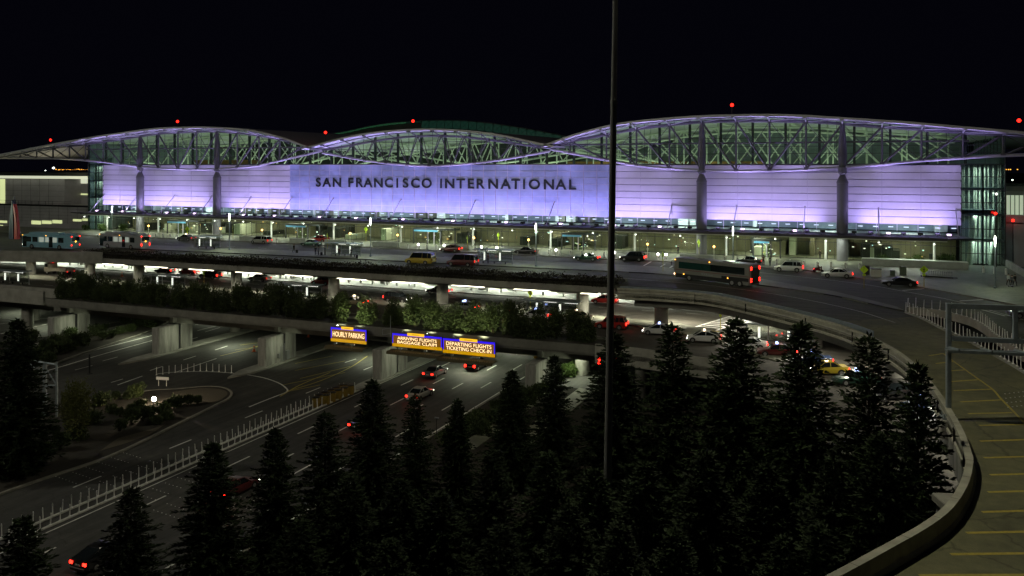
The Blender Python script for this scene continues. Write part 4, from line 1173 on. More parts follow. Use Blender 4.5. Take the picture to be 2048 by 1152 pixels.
def place_con(px, py, dist, label, var, wide=1.0, base=-12.36, grp='conifers between the highway and the ramp'):
    p = DP(px, py, dist); h = p.z - base; k = h / 14
    kw = (1.27 if px < 1000 else 1.24) * wide * (.55 * k + .45)
    rz = (px * 0.37) % 6.28
    if not used[var]:
        o = protos[var]; used[var] = True; o['label'] = label
        if grp: o['group'] = grp
        o.location = (p.x, p.y, base); o.rotation_euler = (0, 0, rz); o.scale = (kw, kw, k)
    else:
        o = dup(protos[var], (p.x, p.y, base), rz, label, grp, (kw, kw, k), fams[var])
    return o
CONS = [(45, 1035, 46, 'dark conifer at the bottom left corner, tip just over the barrier posts', 0, 1.15),
        (262, 978, 52, 'dark conifer in front of the highway, second from the bottom left', 1, 1.15),
        (425, 888, 57, 'dark conifer in front of the highway, third from the bottom left', 2, 1.2),
        (550, 858, 60, 'dark slim conifer covering the red tail lights on the highway', 0, 1.0),
        (650, 826, 63, 'dark conifer rising over the near end of the barrier posts', 3, 1.2),
        (745, 762, 68, 'tall dark conifer whose tip reaches just right of the yellow barrels', 1, 1.15),
        (830, 790, 71, 'slender conifer with thin tip left of the small verge lamp', 3, .95),
        (915, 800, 70, 'narrow dark conifer just right of the small verge lamp', 0, .9),
        (1024, 742, 80, 'dark conifer at the right edge of the highway below the yellow arrow sign', 2, 1.15),
        (1108, 712, 83, 'dark conifer in front of the grassy footpath', 1, 1.1),
        (1228, 668, 76, 'broad dark conifer standing behind the tall mast', 2, 1.5),
        (1345, 650, 72, 'tall conifer with tip beside the first white taxi', 3, 1.4),
        (1472, 638, 68, 'tall dark conifer with its tip over the arrivals crosswalk', 0, 1.45),
        (1602, 648, 64, 'tall dense conifer in front of the bus shelter on the arrivals road', 1, 1.4),
        (1738, 672, 58, 'conifer with pale lit needles near its tip, inside the ramp curve', 3, 1.25),
        (1835, 728, 53, 'conifer standing nearest the ramp parapet under the sign gantry', 1, 1.05),
        (35, 640, 84, 'big dark conifer at the left edge beside the sign gantry', 2, 1.35)]
for a in CONS: place_con(*a)
NEAR = [(1290, 925, 52), (1412, 905, 51), (1535, 930, 50), (1668, 915, 49), (1760, 870, 47), (700, 955, 55), (800, 960, 56), (985, 900, 60), (880, 985, 55), (1095, 905, 58), (1190, 940, 54), (600, 1040, 52), (1140, 1010, 50), (1350, 1060, 46), (1570, 1075, 45), (1000, 1050, 50), (1640, 1050, 44), (1240, 1050, 47), (780, 1080, 50)]
for i, (px, py, d) in enumerate(NEAR):
    place_con(px, py, d, 'dark conifer in the black mass of lower trees along the bottom of the picture', i % 4, 1.35, grp='lower conifers in the dark foreground mass')

def bush_mesh(n, w, h, seed, leaf=.3, lumps=9, base=.0):
    rnd = random.Random(seed); b = MB(); C = []
    for k in range(lumps):
        a = rnd.random() * 6.28; zf = rnd.uniform(.14, .86); r = w * .5 * rnd.uniform(.1, .85) * (1 - .75 * zf); C.append((Vector((math.cos(a) * r, math.sin(a) * r, base + h * zf)), rnd.uniform(.22, .36) * w, rnd.uniform(.16, .26) * h))
    for i in range(n):
        c, rr, rh = rnd.choice(C)
        v = Vector((rnd.gauss(0, 1), rnd.gauss(0, 1), rnd.gauss(0, 1))).normalized() * (rnd.random() ** .35)
        p = c + Vector((v.x * rr, v.y * rr, v.z * rh * 1.4)); p.z = max(.05, p.z)
        leafcard(b, p, v + Vector((rnd.uniform(-.8, .8), rnd.uniform(-.8, .8), rnd.uniform(-.3, .9))), leaf * rnd.uniform(.7, 1.3), leaf * .55 * rnd.uniform(.7, 1.2), rnd)
    for k in range(int(n * .05)):
        c, rr, rh = rnd.choice(C); a = rnd.random() * 6.28; q = c + Vector((math.cos(a) * rr * .7, math.sin(a) * rr * .7, rh * 1.2 + rnd.uniform(-.1, h * .12)))
        for j in range(3): leafcard(b, q - Vector((0, 0, .16 * j)), Vector((rnd.uniform(-.7, .7), rnd.uniform(-.7, .7), 1)), leaf * 1.1, leaf * .4, rnd)
    t = MB()
    for k in range(5):
        c = C[k % len(C)][0]; t.tube((rnd.uniform(-.15, .15), rnd.uniform(-.15, .15), 0), c, .05, .02, 5)
    return b, t
def make_bush(name, n, w, h, seed, m, leaf=.3, lumps=9):
    o = thing(name, 'x', 'shrub', (0, 0, 0)); b, t = bush_mesh(n, w, h, seed, leaf, lumps)
    b.build('foliage', m, o, off=Z0, fix=False); t.build('stem', BARK, o, off=Z0); return o
HP = [make_bush('hedge_shrub', 2600, 3.0, 4.0, 31 + k, LEAF_HEDGE, .30, 10) for k in range(4)]
HF = [family(h) for h in HP]; hu = [0] * 4
rnd = random.Random(77)
hx = [(px, None) for px in (690, 752, 808, 862, 928, 975, 1040, 1100, 1160)]
xs = []
x = X0 + 3.2
while x < FY(655, 600, -65).x: xs.append((x, 'dark upright shrub in the hedge on the planter, left of the lit signs')); x += rnd.uniform(1.7, 2.5)
for i, px in enumerate((686, 733, 783, 828, 862, 908, 945, 985)): xs.append((FY(px, 620, -65).x, 'leafy green lit shrub in the hedge right above the lit signs'))
for px in (1015, 1045, 1080, 1112, 1145, 1172): xs.append((FY(px, 620, -65).x, 'dark rounded shrub at the right end of the hedge, near the mast'))
for i, (x, lab) in enumerate(xs):
    v = i % 4; lit = 'lit shrub' in lab
    sc = (rnd.uniform(.85, 1.1), rnd.uniform(.85, 1.05), rnd.uniform(.78, 1.04)) if not lit else (rnd.uniform(1.15, 1.4), 1.05, rnd.uniform(.84, .96))
    loc = (x, -65.0 + rnd.uniform(-.4, .4), -5.3); grp = {'d': 'dark shrubs of the hedge', 'l': 'lit shrubs above the signs'}[lab[0]] if 'right end' not in lab else 'shrubs at the right end of the hedge'
    if not hu[v]:
        hu[v] = 1; o = HP[v]; o.location = loc; o.rotation_euler = (0, 0, rnd.random() * 6.28); o.scale = sc; o['label'] = lab; o['group'] = grp
    else: dup(HP[v], loc, rnd.random() * 6.28, lab, grp, sc, HF[v])
# trailing ground cover on the departures planter
b = MB(); rnd = random.Random(5)
for i in range(15000):
    x = rnd.uniform(-74.3, 37.5); t = rnd.random()
    hgt = .45 + .28 * math.sin(x * .9) * math.sin(x * .37 + 1) + rnd.uniform(-.15, .3)
    if t < .55: p = Vector((x, rnd.uniform(-48.1, -44.3), .3 + max(.05, hgt) * rnd.random()))
    else: p = Vector((x, -48.1 - .28 * rnd.random(), rnd.uniform(-.42, .35 + .3 * max(0, hgt))))
    leafcard(b, p, Vector((rnd.uniform(-1, 1), rnd.uniform(-1, .6), rnd.uniform(-.4, 1))), rnd.uniform(.2, .42), rnd.uniform(.1, .2), rnd)
stuff(b, 'ground_cover', LEAF_IVY, 'dark trailing ground cover spilling over the planter along the departures deck', 'ground cover')
# island and verge shrubs
SP_ = [make_bush('low_shrub', 900, 1.6, 1.0, 51 + k, LEAF_HEDGE, .2, 7) for k in range(2)]
SPF = [family(s) for s in SP_]; su = [0, 0]
def place_shrub(p, sc, lab, grp, rnd):
    v = rnd.randrange(2)
    if not su[v]:
        su[v] = 1; o = SP_[v]; o.location = p; o.scale = (sc,) * 3; o['label'] = lab; o['group'] = grp
    else: dup(SP_[v], p, rnd.random() * 6.28, lab, grp, sc, SPF[v])
rnd = random.Random(8)
for px, py in [(222, 826), (240, 834), (262, 826), (283, 820), (300, 834), (325, 828), (338, 818), (352, 812), (375, 812), (395, 808), (262, 850), (240, 862), (285, 842), (230, 800), (255, 800), (275, 793), (205, 812), (150, 880), (120, 900), (90, 905), (60, 930), (30, 950), (110, 870), (180, 850), (310, 850), (330, 840)]:
    place_shrub(G(px, py, ZL + .15), rnd.uniform(.8, 1.7), 'low shrub on the teardrop island around the bright ground lamp', 'shrubs on the lamp island', rnd)
for px, py in [(330, 645), (315, 652), (298, 655), (280, 655), (262, 662), (240, 668), (225, 676), (205, 680), (190, 672), (170, 690), (150, 700), (130, 705), (110, 690), (90, 712), (70, 722), (60, 700), (40, 715), (20, 740), (250, 650), (210, 662), (140, 682), (100, 725), (300, 644), (275, 647)]:
    place_shrub(G(px, py, ZL + .15), rnd.uniform(1.1, 2.1), 'low shrub in the planted strip under the left end of the hedge', 'shrubs in the left planted strip', rnd)
for k in range(34):
    px = rnd.uniform(900, 1080); t = (px - 900) / 180; py = 860 - 105 * t + rnd.uniform(6, 46)
    place_shrub(G(px, py, ZL + .14), rnd.uniform(.8, 1.8), 'low shrub on the dark verge right of the highway', 'shrubs on the highway verge', rnd)
GS = make_bush('grass_clump', 1200, 1.8, .7, 91, LEAF_GRASS, .22, 9); GSF = family(GS); gu = 0
for px, py in [(1122, 752), (1135, 742), (1150, 735), (1162, 728), (1110, 764), (1098, 776), (1140, 752), (1155, 745)]:
    p = G(px, py, ZL + .14)
    lab = 'bright green clump of grass beside the lit footpath right of the highway'
    if not gu: gu = 1; GS.location = p; GS['label'] = lab; GS['group'] = 'grass clumps by the footpath'; GS['category'] = 'grass'; GS.scale = (1.3,) * 3
    else: dup(GS, p, rnd.random() * 6.28, lab, 'grass clumps by the footpath', rnd.uniform(1, 1.6), GSF)
# small broadleaf tree on the island
o = thing('broadleaf_tree', 'small olive green broadleaf tree left of the bright ground lamp', 'tree', G(152, 880, ZL + .15))
b, t = bush_mesh(3800, 4.2, 4.6, 61, .26, 14, 1.2); b.build('crown', LEAF_OLIVE, o, off=Z0, fix=False)
t = MB(); t.tube((0, 0, 0), (.1, 0, 2.0), .11, .07, 7); t.tube((.1, 0, 2), (.9, .3, 3.6), .06, .02, 6); t.tube((.1, 0, 2), (-.8, -.3, 3.8), .06, .02, 6); t.tube((.4, .2, 0), (.3, .5, 2.4), .08, .04, 6); t.build('trunk', BARK, o, off=Z0)
b, t = bush_mesh(2200, 2.6, 2.4, 62, .24, 9, 1.2)
o = thing('broadleaf_tree', 'small pale leafed tree beside the left wide pier', 'tree', G(60, 700, ZL + .15)); b.build('crown', LEAF_HEDGE, o, off=Z0, fix=False); t.build('trunk', BARK, o, off=Z0)
# terrace planting at the terminal
TB = make_bush('potted_shrub', 700, 2.0, 1.3, 71, LEAF_GRASS, .2, 7); TBF = family(TB)
for i, (px, py, s, lab) in enumerate([(1890, 527, 1.35, 'bright green low hedge plant behind the long planter wall, right end'), (1817, 526, .8, 'small bright green shrub behind the planter wall, beside a standing lamp'), (1766, 528, 1.4, 'large dark green shrub left end behind the long planter wall'), (1838, 527, 1.3, 'rounded dark shrub in the middle behind the long planter wall'), (205, 462, 1.5, 'bright green shrub by the left end of the terminal front'), (170, 460, 1.2, 'low green shrub left of the terminal corner'), (245, 463, 1.6, 'dark shrub below the canopy left of the first great column')]):
    p = G(px, py, .15); 
    if i == 0: TB.location = p; TB.scale = (s * 1.5, s, s); TB['label'] = lab
    else: dup(TB, p, i * 1.1, lab, None, s, TBF)
# ================================================================== VEHICLES
RED = emit('tail_light', (1.0, .014, .007), 8)
REDDIM = emit('tail_light_dim', (1.0, .02, .01), 1.2)
HEAD = emit('head_light', (1.0, .95, .82), 7)
TURN = emit('amber_light', (1.0, .40, .05), 5)
PLATE = mat('plate_white', (.7, .7, .68), .5, noise=.1, scale=10)
TAXIB = emit('taxi_sign_blue', (.35, .45, 1.0), 3.2)
TAXIW = emit('taxi_sign_warm', (1.0, .75, .5), 3.0)
def paint(name, c): return mat(name, c, .28, metal=.15, noise=.06, scale=2, coat=.6)
PAINTS = dict(white=paint('car_white', (.62, .62, .62)), silver=paint('car_silver', (.36, .36, .34)), black=paint('car_black', (.012, .012, .013)), red=paint('car_red', (.36, .02, .015)), green=paint('car_green', (.015, .06, .04)),
              yellow=paint('car_yellow', (.50, .38, .03)), blue=paint('car_blue', (.02, .04, .10)), maroon=paint('car_maroon', (.09, .012, .012)), beige=paint('car_beige', (.30, .24, .15)), grey=paint('car_grey', (.10, .10, .11)))
# profile: lower body outline (x front -> rear, z hood/belt line) ; cabin: windscreen base, roof front, roof rear, rear glass base
KIND = dict(
    sedan=dict(L=4.7, W=1.80, belt=[(0, .62), (.03, .70), (.26, .86), (.45, .93), (.80, .98), (.985, .96), (1, .66)], cab=[.27, .42, .66, .83], roof=1.45, r=.33, wb=(.19, .80)),
    coupe=dict(L=4.8, W=1.85, belt=[(0, .58), (.03, .66), (.30, .82), (.45, .88), (.80, .94), (.985, .92), (1, .62)], cab=[.31, .47, .64, .86], roof=1.36, r=.35, wb=(.19, .80)),
    hatch=dict(L=4.45, W=1.75, belt=[(0, .60), (.03, .72), (.22, .92), (.40, .98), (.80, 1.05), (.985, 1.06), (1, .66)], cab=[.17, .42, .66, .97], roof=1.50, r=.32, wb=(.18, .79)),
    suv=dict(L=4.75, W=1.88, belt=[(0, .70), (.03, .84), (.24, 1.02), (.40, 1.06), (.80, 1.10), (.985, 1.10), (1, .72)], cab=[.25, .38, .90, .975], roof=1.76, r=.37, wb=(.19, .79)),
    minivan=dict(L=5.0, W=1.95, belt=[(0, .66), (.03, .80), (.18, 1.0), (.35, 1.04), (.80, 1.06), (.985, 1.06), (1, .70)], cab=[.14, .33, .90, .98], roof=1.74, r=.34, wb=(.18, .79)),
    van=dict(L=5.6, W=2.02, belt=[(0, .70), (.03, .92), (.17, 1.12), (.3, 1.20), (.8, 1.22), (.985, 1.22), (1, .70)], cab=[.16, .28, .95, .99], roof=2.1, r=.37, wb=(.17, .77)))
def make_car(name, kind, color, label, px, py, z, heading=PI, lights='on', taxi=None, roofc=None, group=None, at=None, dim=False, cat='car'):
    """heading 0 points +X, model nose at +x side"""
    k = KIND[kind]; L_, W = k['L'], k['W']; loc = at if at is not None else G(px, py, z)
    o = thing(name, label, cat, loc, heading, group)
    X = lambda t: L_ / 2 - t * L_
    def belt(t):
        P = k['belt']
        for (a, za), (c, zc) in zip(P[:-1], P[1:]):
            if a <= t <= c: return za + (zc - za) * (t - a) / max(1e-6, c - a)
        return P[-1][1]
    b = MB(); rings = []
    ts = [0, .012, .04, .10, .18, .26, .36, .46, .56, .66, .76, .86, .94, .985, 1]
    for t in ts:
        e = min(t, 1 - t); wk = W / 2 * (1 - .16 * max(0, (.06 - e) / .06) ** 1.5); zb = .26 + .10 * max(0, (.05 - e) / .05); zt = belt(t)
        x = X(t); m = (zb + zt) / 2
        rings.append([(x, -wk * .94, zb), (x, -wk, zb + .12), (x, -wk * 1.0, m + .08), (x, -wk * .95, zt - .06), (x, -wk * .84, zt), (x, wk * .84, zt), (x, wk * .95, zt - .06), (x, wk, m + .08), (x, wk, zb + .12), (x, wk * .94, zb)])
    b.loft(rings, 0); pm = PAINTS[color]
    body = b.build('body', pm, o, off=Z0, smooth=False)
    c0, c1, c2, c3 = k['cab']; rz_ = k['roof']
    b = MB(); st = [(c0, belt(c0) - .02, .83), ((c0 + c1) / 2, (belt(c0) + rz_) / 2 + .06, .79), (c1, rz_ - .035, .70), ((c1 + c2) / 2, rz_ - .02, .70), (c2, rz_ - .05, .68), ((c2 + c3) / 2, (belt(c3) + rz_) / 2 + .06, .76), (c3, belt(c3) - .02, .82)]
    rings = []
    for t, zt, wk in st:
        x = X(t); zb = belt(t) - .05; hw = W / 2
        rings.append([(x, -hw * .85, zb), (x, -hw * wk, zt - .04), (x, -hw * (wk - .08), zt), (x, hw * (wk - .08), zt), (x, hw * wk, zt - .04), (x, hw * .85, zb)])
    b.loft(rings, 0); gh = b.build('glazing', CARGLASS, o, off=Z0)
    b = MB(); rings = []
    for t, zz in ((c1 - .015, rz_ - .06), (c1 + .02, rz_ - .01), ((c1 + c2) / 2, rz_ + .02), (c2 - .02, rz_ - .005), (c2 + .015, rz_ - .06)):
        hw = W / 2 * .715; rings.append([(X(t), -hw, zz - .045), (X(t), -hw * .9, zz + .02), (X(t), hw * .9, zz + .02), (X(t), hw, zz - .045)])
    b.loft(rings, 0); b.build('roof', PAINTS[roofc] if roofc else pm, o, off=Z0)
    pil = [(c0, c1), (c3, c2)] + ([((c1 + c2) / 2 + .02,) * 2] if kind != 'coupe' else []) + ([(c2 - .12, c2 - .12)] if kind in ('suv', 'minivan', 'van') else [])
    for a, c in pil:
        for sy in (-1, 1):
            b = MB(); b.tube((X(a), sy * W / 2 * .86, belt(a) - .02), (X(c), sy * W / 2 * .715, rz_ - .05), .04, n=5); b.build('pillar', pm, o, off=Z0)
    for t in k['wb']:
        for sy in (-1, 1):
            b = MB(); r = k['r']; y0 = sy * (W / 2 - .20); y1 = sy * (W / 2 + .012)
            b.tube((X(t), y0, r), (X(t), y1, r), r, n=18); w = b.build('wheel', RUBBER, o, off=Z0)
            b = MB(); b.tube((X(t), y1 - sy * .01, r), (X(t), y1 + sy * .012, r), r * .62, n=10); b.build('rim', RIM, w, off=Z0)
            b = MB(); n = 10; q = [(X(t) + math.cos(PI * i / n) * (r + .07), sy * (W / 2 + .004), r + math.sin(PI * i / n) * (r + .07)) for i in range(n + 1)]
            q2 = [(x, y - sy * .06, z) for x, y, z in q]; b.loft([q, q2], 0, cap=False, closed=False); 
            b.add([(X(t), sy * (W / 2 + .003), r)] + [(x, sy * (W / 2 + .003), z) for x, _, z in q], [(0, i + 1, i + 2) for i in range(n)]); b.build('wheel_arch', BLACK, o, off=Z0)
    zf = belt(.04) - .16; zr = belt(.985) - .22
    for sy in (-1, 1):
        b = MB(); b.box((X(.018), sy * W * .36, zf), (.14, .34, .15)); b.build('headlight', HEAD if lights in ('on', 'head') else CHROME, o, off=Z0)
        b = MB(); b.box((X(.993), sy * W * .385, zr), (.10, .30, .20 if kind in ('sedan', 'coupe', 'hatch') else .34)); b.build('tail_light', (REDDIM if dim else RED) if lights in ('on', 'tail') else mat('lens_red_off', (.12, .01, .01), .3, noise=.05, scale=5), o, off=Z0)
        b = MB(); b.bev((X(c0 + .045), sy * (W / 2 + .07), belt(c0) + .07), (.12, .18, .13), .03); b.build('door_mirror', pm, o, off=Z0)
    b = MB(); b.box((X(1.002), 0, zr - .12), (.03, .52, .12)); b.build('number_plate', PLATE, o, off=Z0)
    for q in (.995, .004):
        b = MB(); b.bev((X(q), 0, .42), (.14, W * .86, .22), .04); b.build('bumper', BLACK if kind in ('suv', 'van') else pm, o, off=Z0)
    b = MB(); b.box((X(-.004), 0, zf - .02), (.05, W * .42, .14)); b.build('grille', BLACK, o, off=Z0)
    if kind in ('suv', 'minivan'):
        for sy in (-1, 1):
            b = MB(); b.tube((X(c1 + .03), sy * W * .31, rz_ + .06), (X(c2 - .05), sy * W * .31, rz_ + .06), .025, n=5); b.build('roof_rail', DARK, o, off=Z0)
    if taxi:
        b = MB(); b.bev((X((c1 + c2) / 2 - .03), 0, rz_ + .13), (.28, 1.0 if taxi == 'wide' else .5, .24), .05); b.build('taxi_sign', TAXIW if taxi == 'warm' else TAXIB, o, off=Z0)
    return o
H0 = PI
# departures level
make_car('parked_car', 'sedan', 'grey', 'dark car with amber glints stopped behind the left crosswalk sign', 372, 481, 0, H0, 'on', 'warm', dim=True)
make_car('minivan', 'minivan', 'silver', 'silver minivan with open tailgate glow at the terminal kerb', 522, 487, 0, H0, 'tail', dim=True)
make_car('parked_car', 'sedan', 'green', 'very dark green sedan at the kerb left of the shelter with people', 622, 492, 0, H0, 'off')
make_car('parked_car', 'hatch', 'red', 'small red car half hidden behind the dark green sedan', 640, 484, 0, H0, 'off')
make_car('moving_car', 'hatch', 'maroon', 'dark red car glowing red on the inner departures lane', 902, 504, 0, H0, 'on')
make_car('passenger_van', 'van', 'yellow', 'yellow shuttle van with dark roof windows beside the island', 841, 528, 0, H0, 'off', roofc='blue', cat='van')
make_car('passenger_van', 'van', 'maroon', 'dark maroon shuttle van right behind the yellow van', 925, 532, 0, H0, 'tail', dim=True, cat='van')
make_car('parked_car', 'sedan', 'black', 'black sedan at the kerb left of the middle entrance', 1052, 508, 0, H0, 'tail', dim=True)
make_car('moving_car', 'sedan', 'green', 'dark green sedan with lit red tail lights left of the mast', 1174, 521, 0, H0, 'on')
make_car('parked_suv', 'suv', 'black', 'black SUV with lit tail lights just right of the mast', 1266, 522, 0, H0, 'on')
make_car('parked_car', 'sedan', 'black', 'black car at the kerb mostly hidden behind the coach', 1497, 528, 0, H0, 'tail', dim=True)
make_car('parked_suv', 'suv', 'white', 'white SUV with glowing tail lights at the kerb right of the coach', 1577, 543, 0, H0 + .03, 'tail')
make_car('parked_car', 'sedan', 'white', 'white sedan stopped at the kerb below the right great column', 1674, 555, 0, H0 + .05, 'tail')
make_car('sports_coupe', 'coupe', 'black', 'black coupe with red tail lights near the plaza kerb', 1798, 572, 0, H0 + .10, 'tail')
make_car('moving_car', 'sedan', 'grey', 'dark car cut by the right edge of the picture behind the white posts', 2062, 636, 0, H0 + .15, 'tail')
# arrivals level
make_car('parked_car', 'sedan', 'black', 'black sedan on the arrivals road right of the third front column', 330, 546, ZA, H0, 'tail')
make_car('moving_car', 'hatch', 'red', 'red and white car on the arrivals road left of the black SUV', 378, 549, ZA, H0, 'tail')
make_car('parked_suv', 'suv', 'black', 'black SUV behind the yellow crossing sign on the arrivals road', 421, 557, ZA, H0, 'tail')
make_car('parked_car', 'sedan', 'silver', 'silver sedan at the arrivals kerb right of a column', 519, 562, ZA, H0, 'tail', dim=True)
make_car('parked_car', 'hatch', 'red', 'red-lit hatchback at the arrivals kerb beside a column', 645, 569, ZA, H0, 'tail')
make_car('parked_car', 'sedan', 'black', 'black sedan half hidden by the column with the blue sign', 878, 587, ZA, H0, 'on')
make_car('queuing_car', 'sedan', 'beige', 'car with orange lit rear behind the first lit hedge shrub', 708, 610, ZA, H0, 'tail', 'warm')
make_car('queuing_car', 'suv', 'black', 'dark car facing with two warm lights behind the hedge', 795, 604, ZA, 0, 'on')
make_car('taxi', 'sedan', 'grey', 'grey taxi with wide blue lit roof sign behind the hedge', 928, 621, ZA, H0, 'tail', 'wide', cat='taxi')
make_car('taxi', 'sedan', 'white', 'white taxi with red tail lights behind the hedge, right of the grey taxi', 988, 629, ZA, H0, 'tail', cat='taxi')
make_car('taxi', 'hatch', 'white', 'pale taxi with blue roof sign at the right end of the hedge', 1072, 638, ZA, H0, 'tail', 'wide', cat='taxi')
make_car('taxi', 'sedan', 'beige', 'beige taxi without lit tail lights left of the red SUV', 1152, 641, ZA, H0 + .02, 'off', 'warm', cat='taxi')
make_car('queuing_suv', 'suv', 'red', 'bright red SUV in the taxi line crossed by the mast', 1222, 657, ZA, H0 + .06, 'tail', cat='car')
make_car('taxi', 'hatch', 'white', 'white hatchback taxi with violet blue roof light', 1318, 669, ZA, H0 + .10, 'on', 'blue', cat='taxi')
make_car('taxi', 'hatch', 'white', 'white hatchback taxi with warm white roof light', 1408, 684, ZA, H0 + .12, 'on', 'warm', cat='taxi')
make_car('taxi', 'sedan', 'white', 'white taxi mostly hidden behind a tall conifer', 1497, 697, ZA, H0 + .16, 'tail', cat='taxi')
make_car('taxi', 'sedan', 'maroon', 'dark maroon taxi with white boot and pale blue roof light', 1553, 711, ZA, H0 + .22, 'tail', 'blue', cat='taxi')
make_car('taxi', 'sedan', 'blue', 'blue taxi between two conifers ahead of the yellow one', 1622, 729, ZA, H0 + .30, 'tail', 'blue', cat='taxi')
make_car('taxi', 'sedan', 'yellow', 'yellow taxi with red tail lights between two conifers', 1652, 748, ZA, H0 + .36, 'tail', 'warm', cat='taxi')
make_car('taxi', 'sedan', 'green', 'dark taxi half hidden by the pale tipped conifer', 1712, 768, ZA, H0 + .42, 'tail', 'blue', cat='taxi')
make_car('queuing_suv', 'suv', 'black', 'black SUV with two red tail lights in the ramp curve behind a conifer', 1783, 797, ZA, H0 + .55, 'tail', cat='car')
make_car('taxi', 'sedan', 'blue', 'taxi with blue white roof beside the ramp column base', 1848, 822, ZA, H0 + .62, 'tail', 'wide', roofc='white', cat='taxi')
make_car('taxi', 'sedan', 'white', 'white taxi with red tail lights last in the line by the ramp', 1868, 850, ZA, H0 + .7, 'tail', cat='taxi')
make_car('pickup_car', 'suv', 'white', 'white car seen by its front behind the shelter near the ramp', 1600, 655, ZA, H0, 'off')
make_car('moving_car', 'hatch', 'red', 'red car crossing behind the mast on the arrivals road', 1210, 607, ZA, H0, 'tail')
make_car('moving_car', 'suv', 'maroon', 'dark car with bright red lights under the ramp right of the shelter', 1712, 692, ZA, H0 + .2, 'tail')
# cars on the highway, tail lights towards the camera
AW = PI / 2
for px, py, kd, cl, lab in [(880, 752, 'sedan', 'grey', 'grey sedan with red tail lights on the highway below the flight signs'), (962, 738, 'suv', 'black', 'black SUV with red tail lights on the highway under the right sign'), (715, 850, 'sedan', 'black', 'black sedan with red tail lights on the highway between two conifers'), (485, 988, 'sedan', 'maroon', 'dark sedan on the highway between two foreground conifers'), (835, 735 + 60, 'sedan', 'silver', 'silver sedan with red tail lights on the middle highway lane'), (180, 1118, 'hatch', 'black', 'black hatchback with red tail lights at the bottom left of the highway')]:
    p = G(px, py, ZL); u = min((10.9, 14.4, 18.1, 21.7, 25.0), key=lambda q: abs(q - p.x))
    make_car('moving_car', kd, cl, lab, 0, 0, 0, AW, 'on', at=(u, p.y, ZL))

# ---- buses
BLUEB = mat('bus_blue', (.26, .50, .62), .4, noise=.12, scale=1); GREYB = mat('bus_grey', (.30, .33, .36), .4, noise=.12, scale=1); WHITEB = mat('bus_white', (.25, .25, .23), .35, noise=.1, scale=1)
BUSWIN = mat('bus_window', (.012, .02, .022), .08, spec=.8); BUSLIT = emit('bus_window_lit', (.75, .85, .70), .28, base=(.05, .06, .05)); STRIPR = mat('bus_stripe', (.22, .05, .05), .4, noise=.1, scale=2)
def wheel(o, x, y, sy, r=.5):
    b = MB(); b.tube((x, y - sy * .3, r), (x, y + sy * .02, r), r, n=18); w = b.build('wheel', RUBBER, o, off=Z0)
    b = MB(); b.tube((x, y + sy * .01, r), (x, y + sy * .05, r), r * .55, n=12); b.build('rim', RIM, w, off=Z0)
def city_bus(label, px, py, bodym, heading, rear_bright):
    o = thing('city_bus', label, 'bus', G(px, py, 0), heading)
    L_, W, H = 12.2, 2.55, 2.95
    b = MB(); b.bev((0, 0, .35 + (H - .35) / 2), (L_, W, H - .35), .16); b.build('body', bodym, o, off=Z0)
    b = MB(); b.bev((1.0, 0, H + .20), (7.6, 1.9, .40), .14); b.bev((-4.6, 0, H + .14), (1.6, 1.8, .3), .1); b.build('roof_tank', bodym, o, off=Z0)
    for k in range(6):
        x = 4.4 - k * 1.62
        for sy in (-1, 1):
            b = MB(); b.bev((x, sy * (W / 2 + .002), 1.95), (1.3, .05, 1.0), .02)
            b.build('window', BUSLIT if (1 < k < 5) else BUSWIN, o, off=Z0)
    for x in (5.35, -1.2):
        b = MB(); b.box((x, W / 2 + .012, 1.5), (.95, .04, 2.1)); b.build('door', BUSWIN, o, off=Z0)
    b = MB(); b.bev((L_ / 2 + .01, 0, 1.95), (.06, 2.2, 1.4), .02); b.build('windscreen', BUSWIN, o, off=Z0)
    b = MB(); b.box((-L_ / 2 - .01, 0, 2.2), (.05, 1.9, .8)); b.build('rear_window', BUSWIN, o, off=Z0)
    for x in (3.6, -3.3):
        for sy in (-1, 1): wheel(o, x, sy * W / 2, sy)
    for sy in (-1, 1):
        for z in ((.95, 1.2, 2.72) if rear_bright else (1.0, 2.72)):
            b = MB(); b.box((-L_ / 2 - .03, sy * 1.05, z), (.08, .2, .18)); b.build('tail_light', RED, o, off=Z0)
        b = MB(); b.box((L_ / 2 + .02, sy * .95, .85), (.08, .3, .18)); b.build('headlight', HEAD, o, off=Z0)
        for x in (5.9, 0): 
            b = MB(); b.box((x, sy * (W / 2 + .02), 2.78), (.16, .05, .1)); b.build('marker_light', TURN, o, off=Z0)
    b = MB(); b.box((-L_ / 2 - .05, 0, 1.7), (.06, .24, .24)); b.build('route_light', TURN, o, off=Z0)
    b = MB(); b.bev((L_ / 2 + .22, 1.35, 2.4), (.12, .22, .45), .04); b.build('door_mirror', BLACK, o, off=Z0)
    return o
city_bus('light blue city bus with dark windows at the far left of the departures road', 102, 497.8, BLUEB, H0 + .06, False).scale = (1.12, 1, 1.06)
city_bus('grey city bus with bright red rear lights behind the light blue bus', 249, 497, GREYB, H0 - .05, True).scale = (1.04, 1, 1.06)
q0, q1 = G(1366, 560, 0), G(1458, 571, 0); mid = (q0 + q1) / 2 + (q1 - q0).normalized() * 1.6 + Vector((0, 1.0, 0))
hd = math.atan2(q0.y - q1.y, q0.x - q1.x)
o = thing('coach_bus', 'white and dark tour coach with red rear lights on the outer departures road', 'coach', mid, hd)
L_, W, H = 13.6, 2.6, 3.45
b = MB(); b.bev((0, 0, .4 + (H - .4) / 2), (L_, W, H - .4), .18); b.build('body', WHITEB, o, off=Z0)
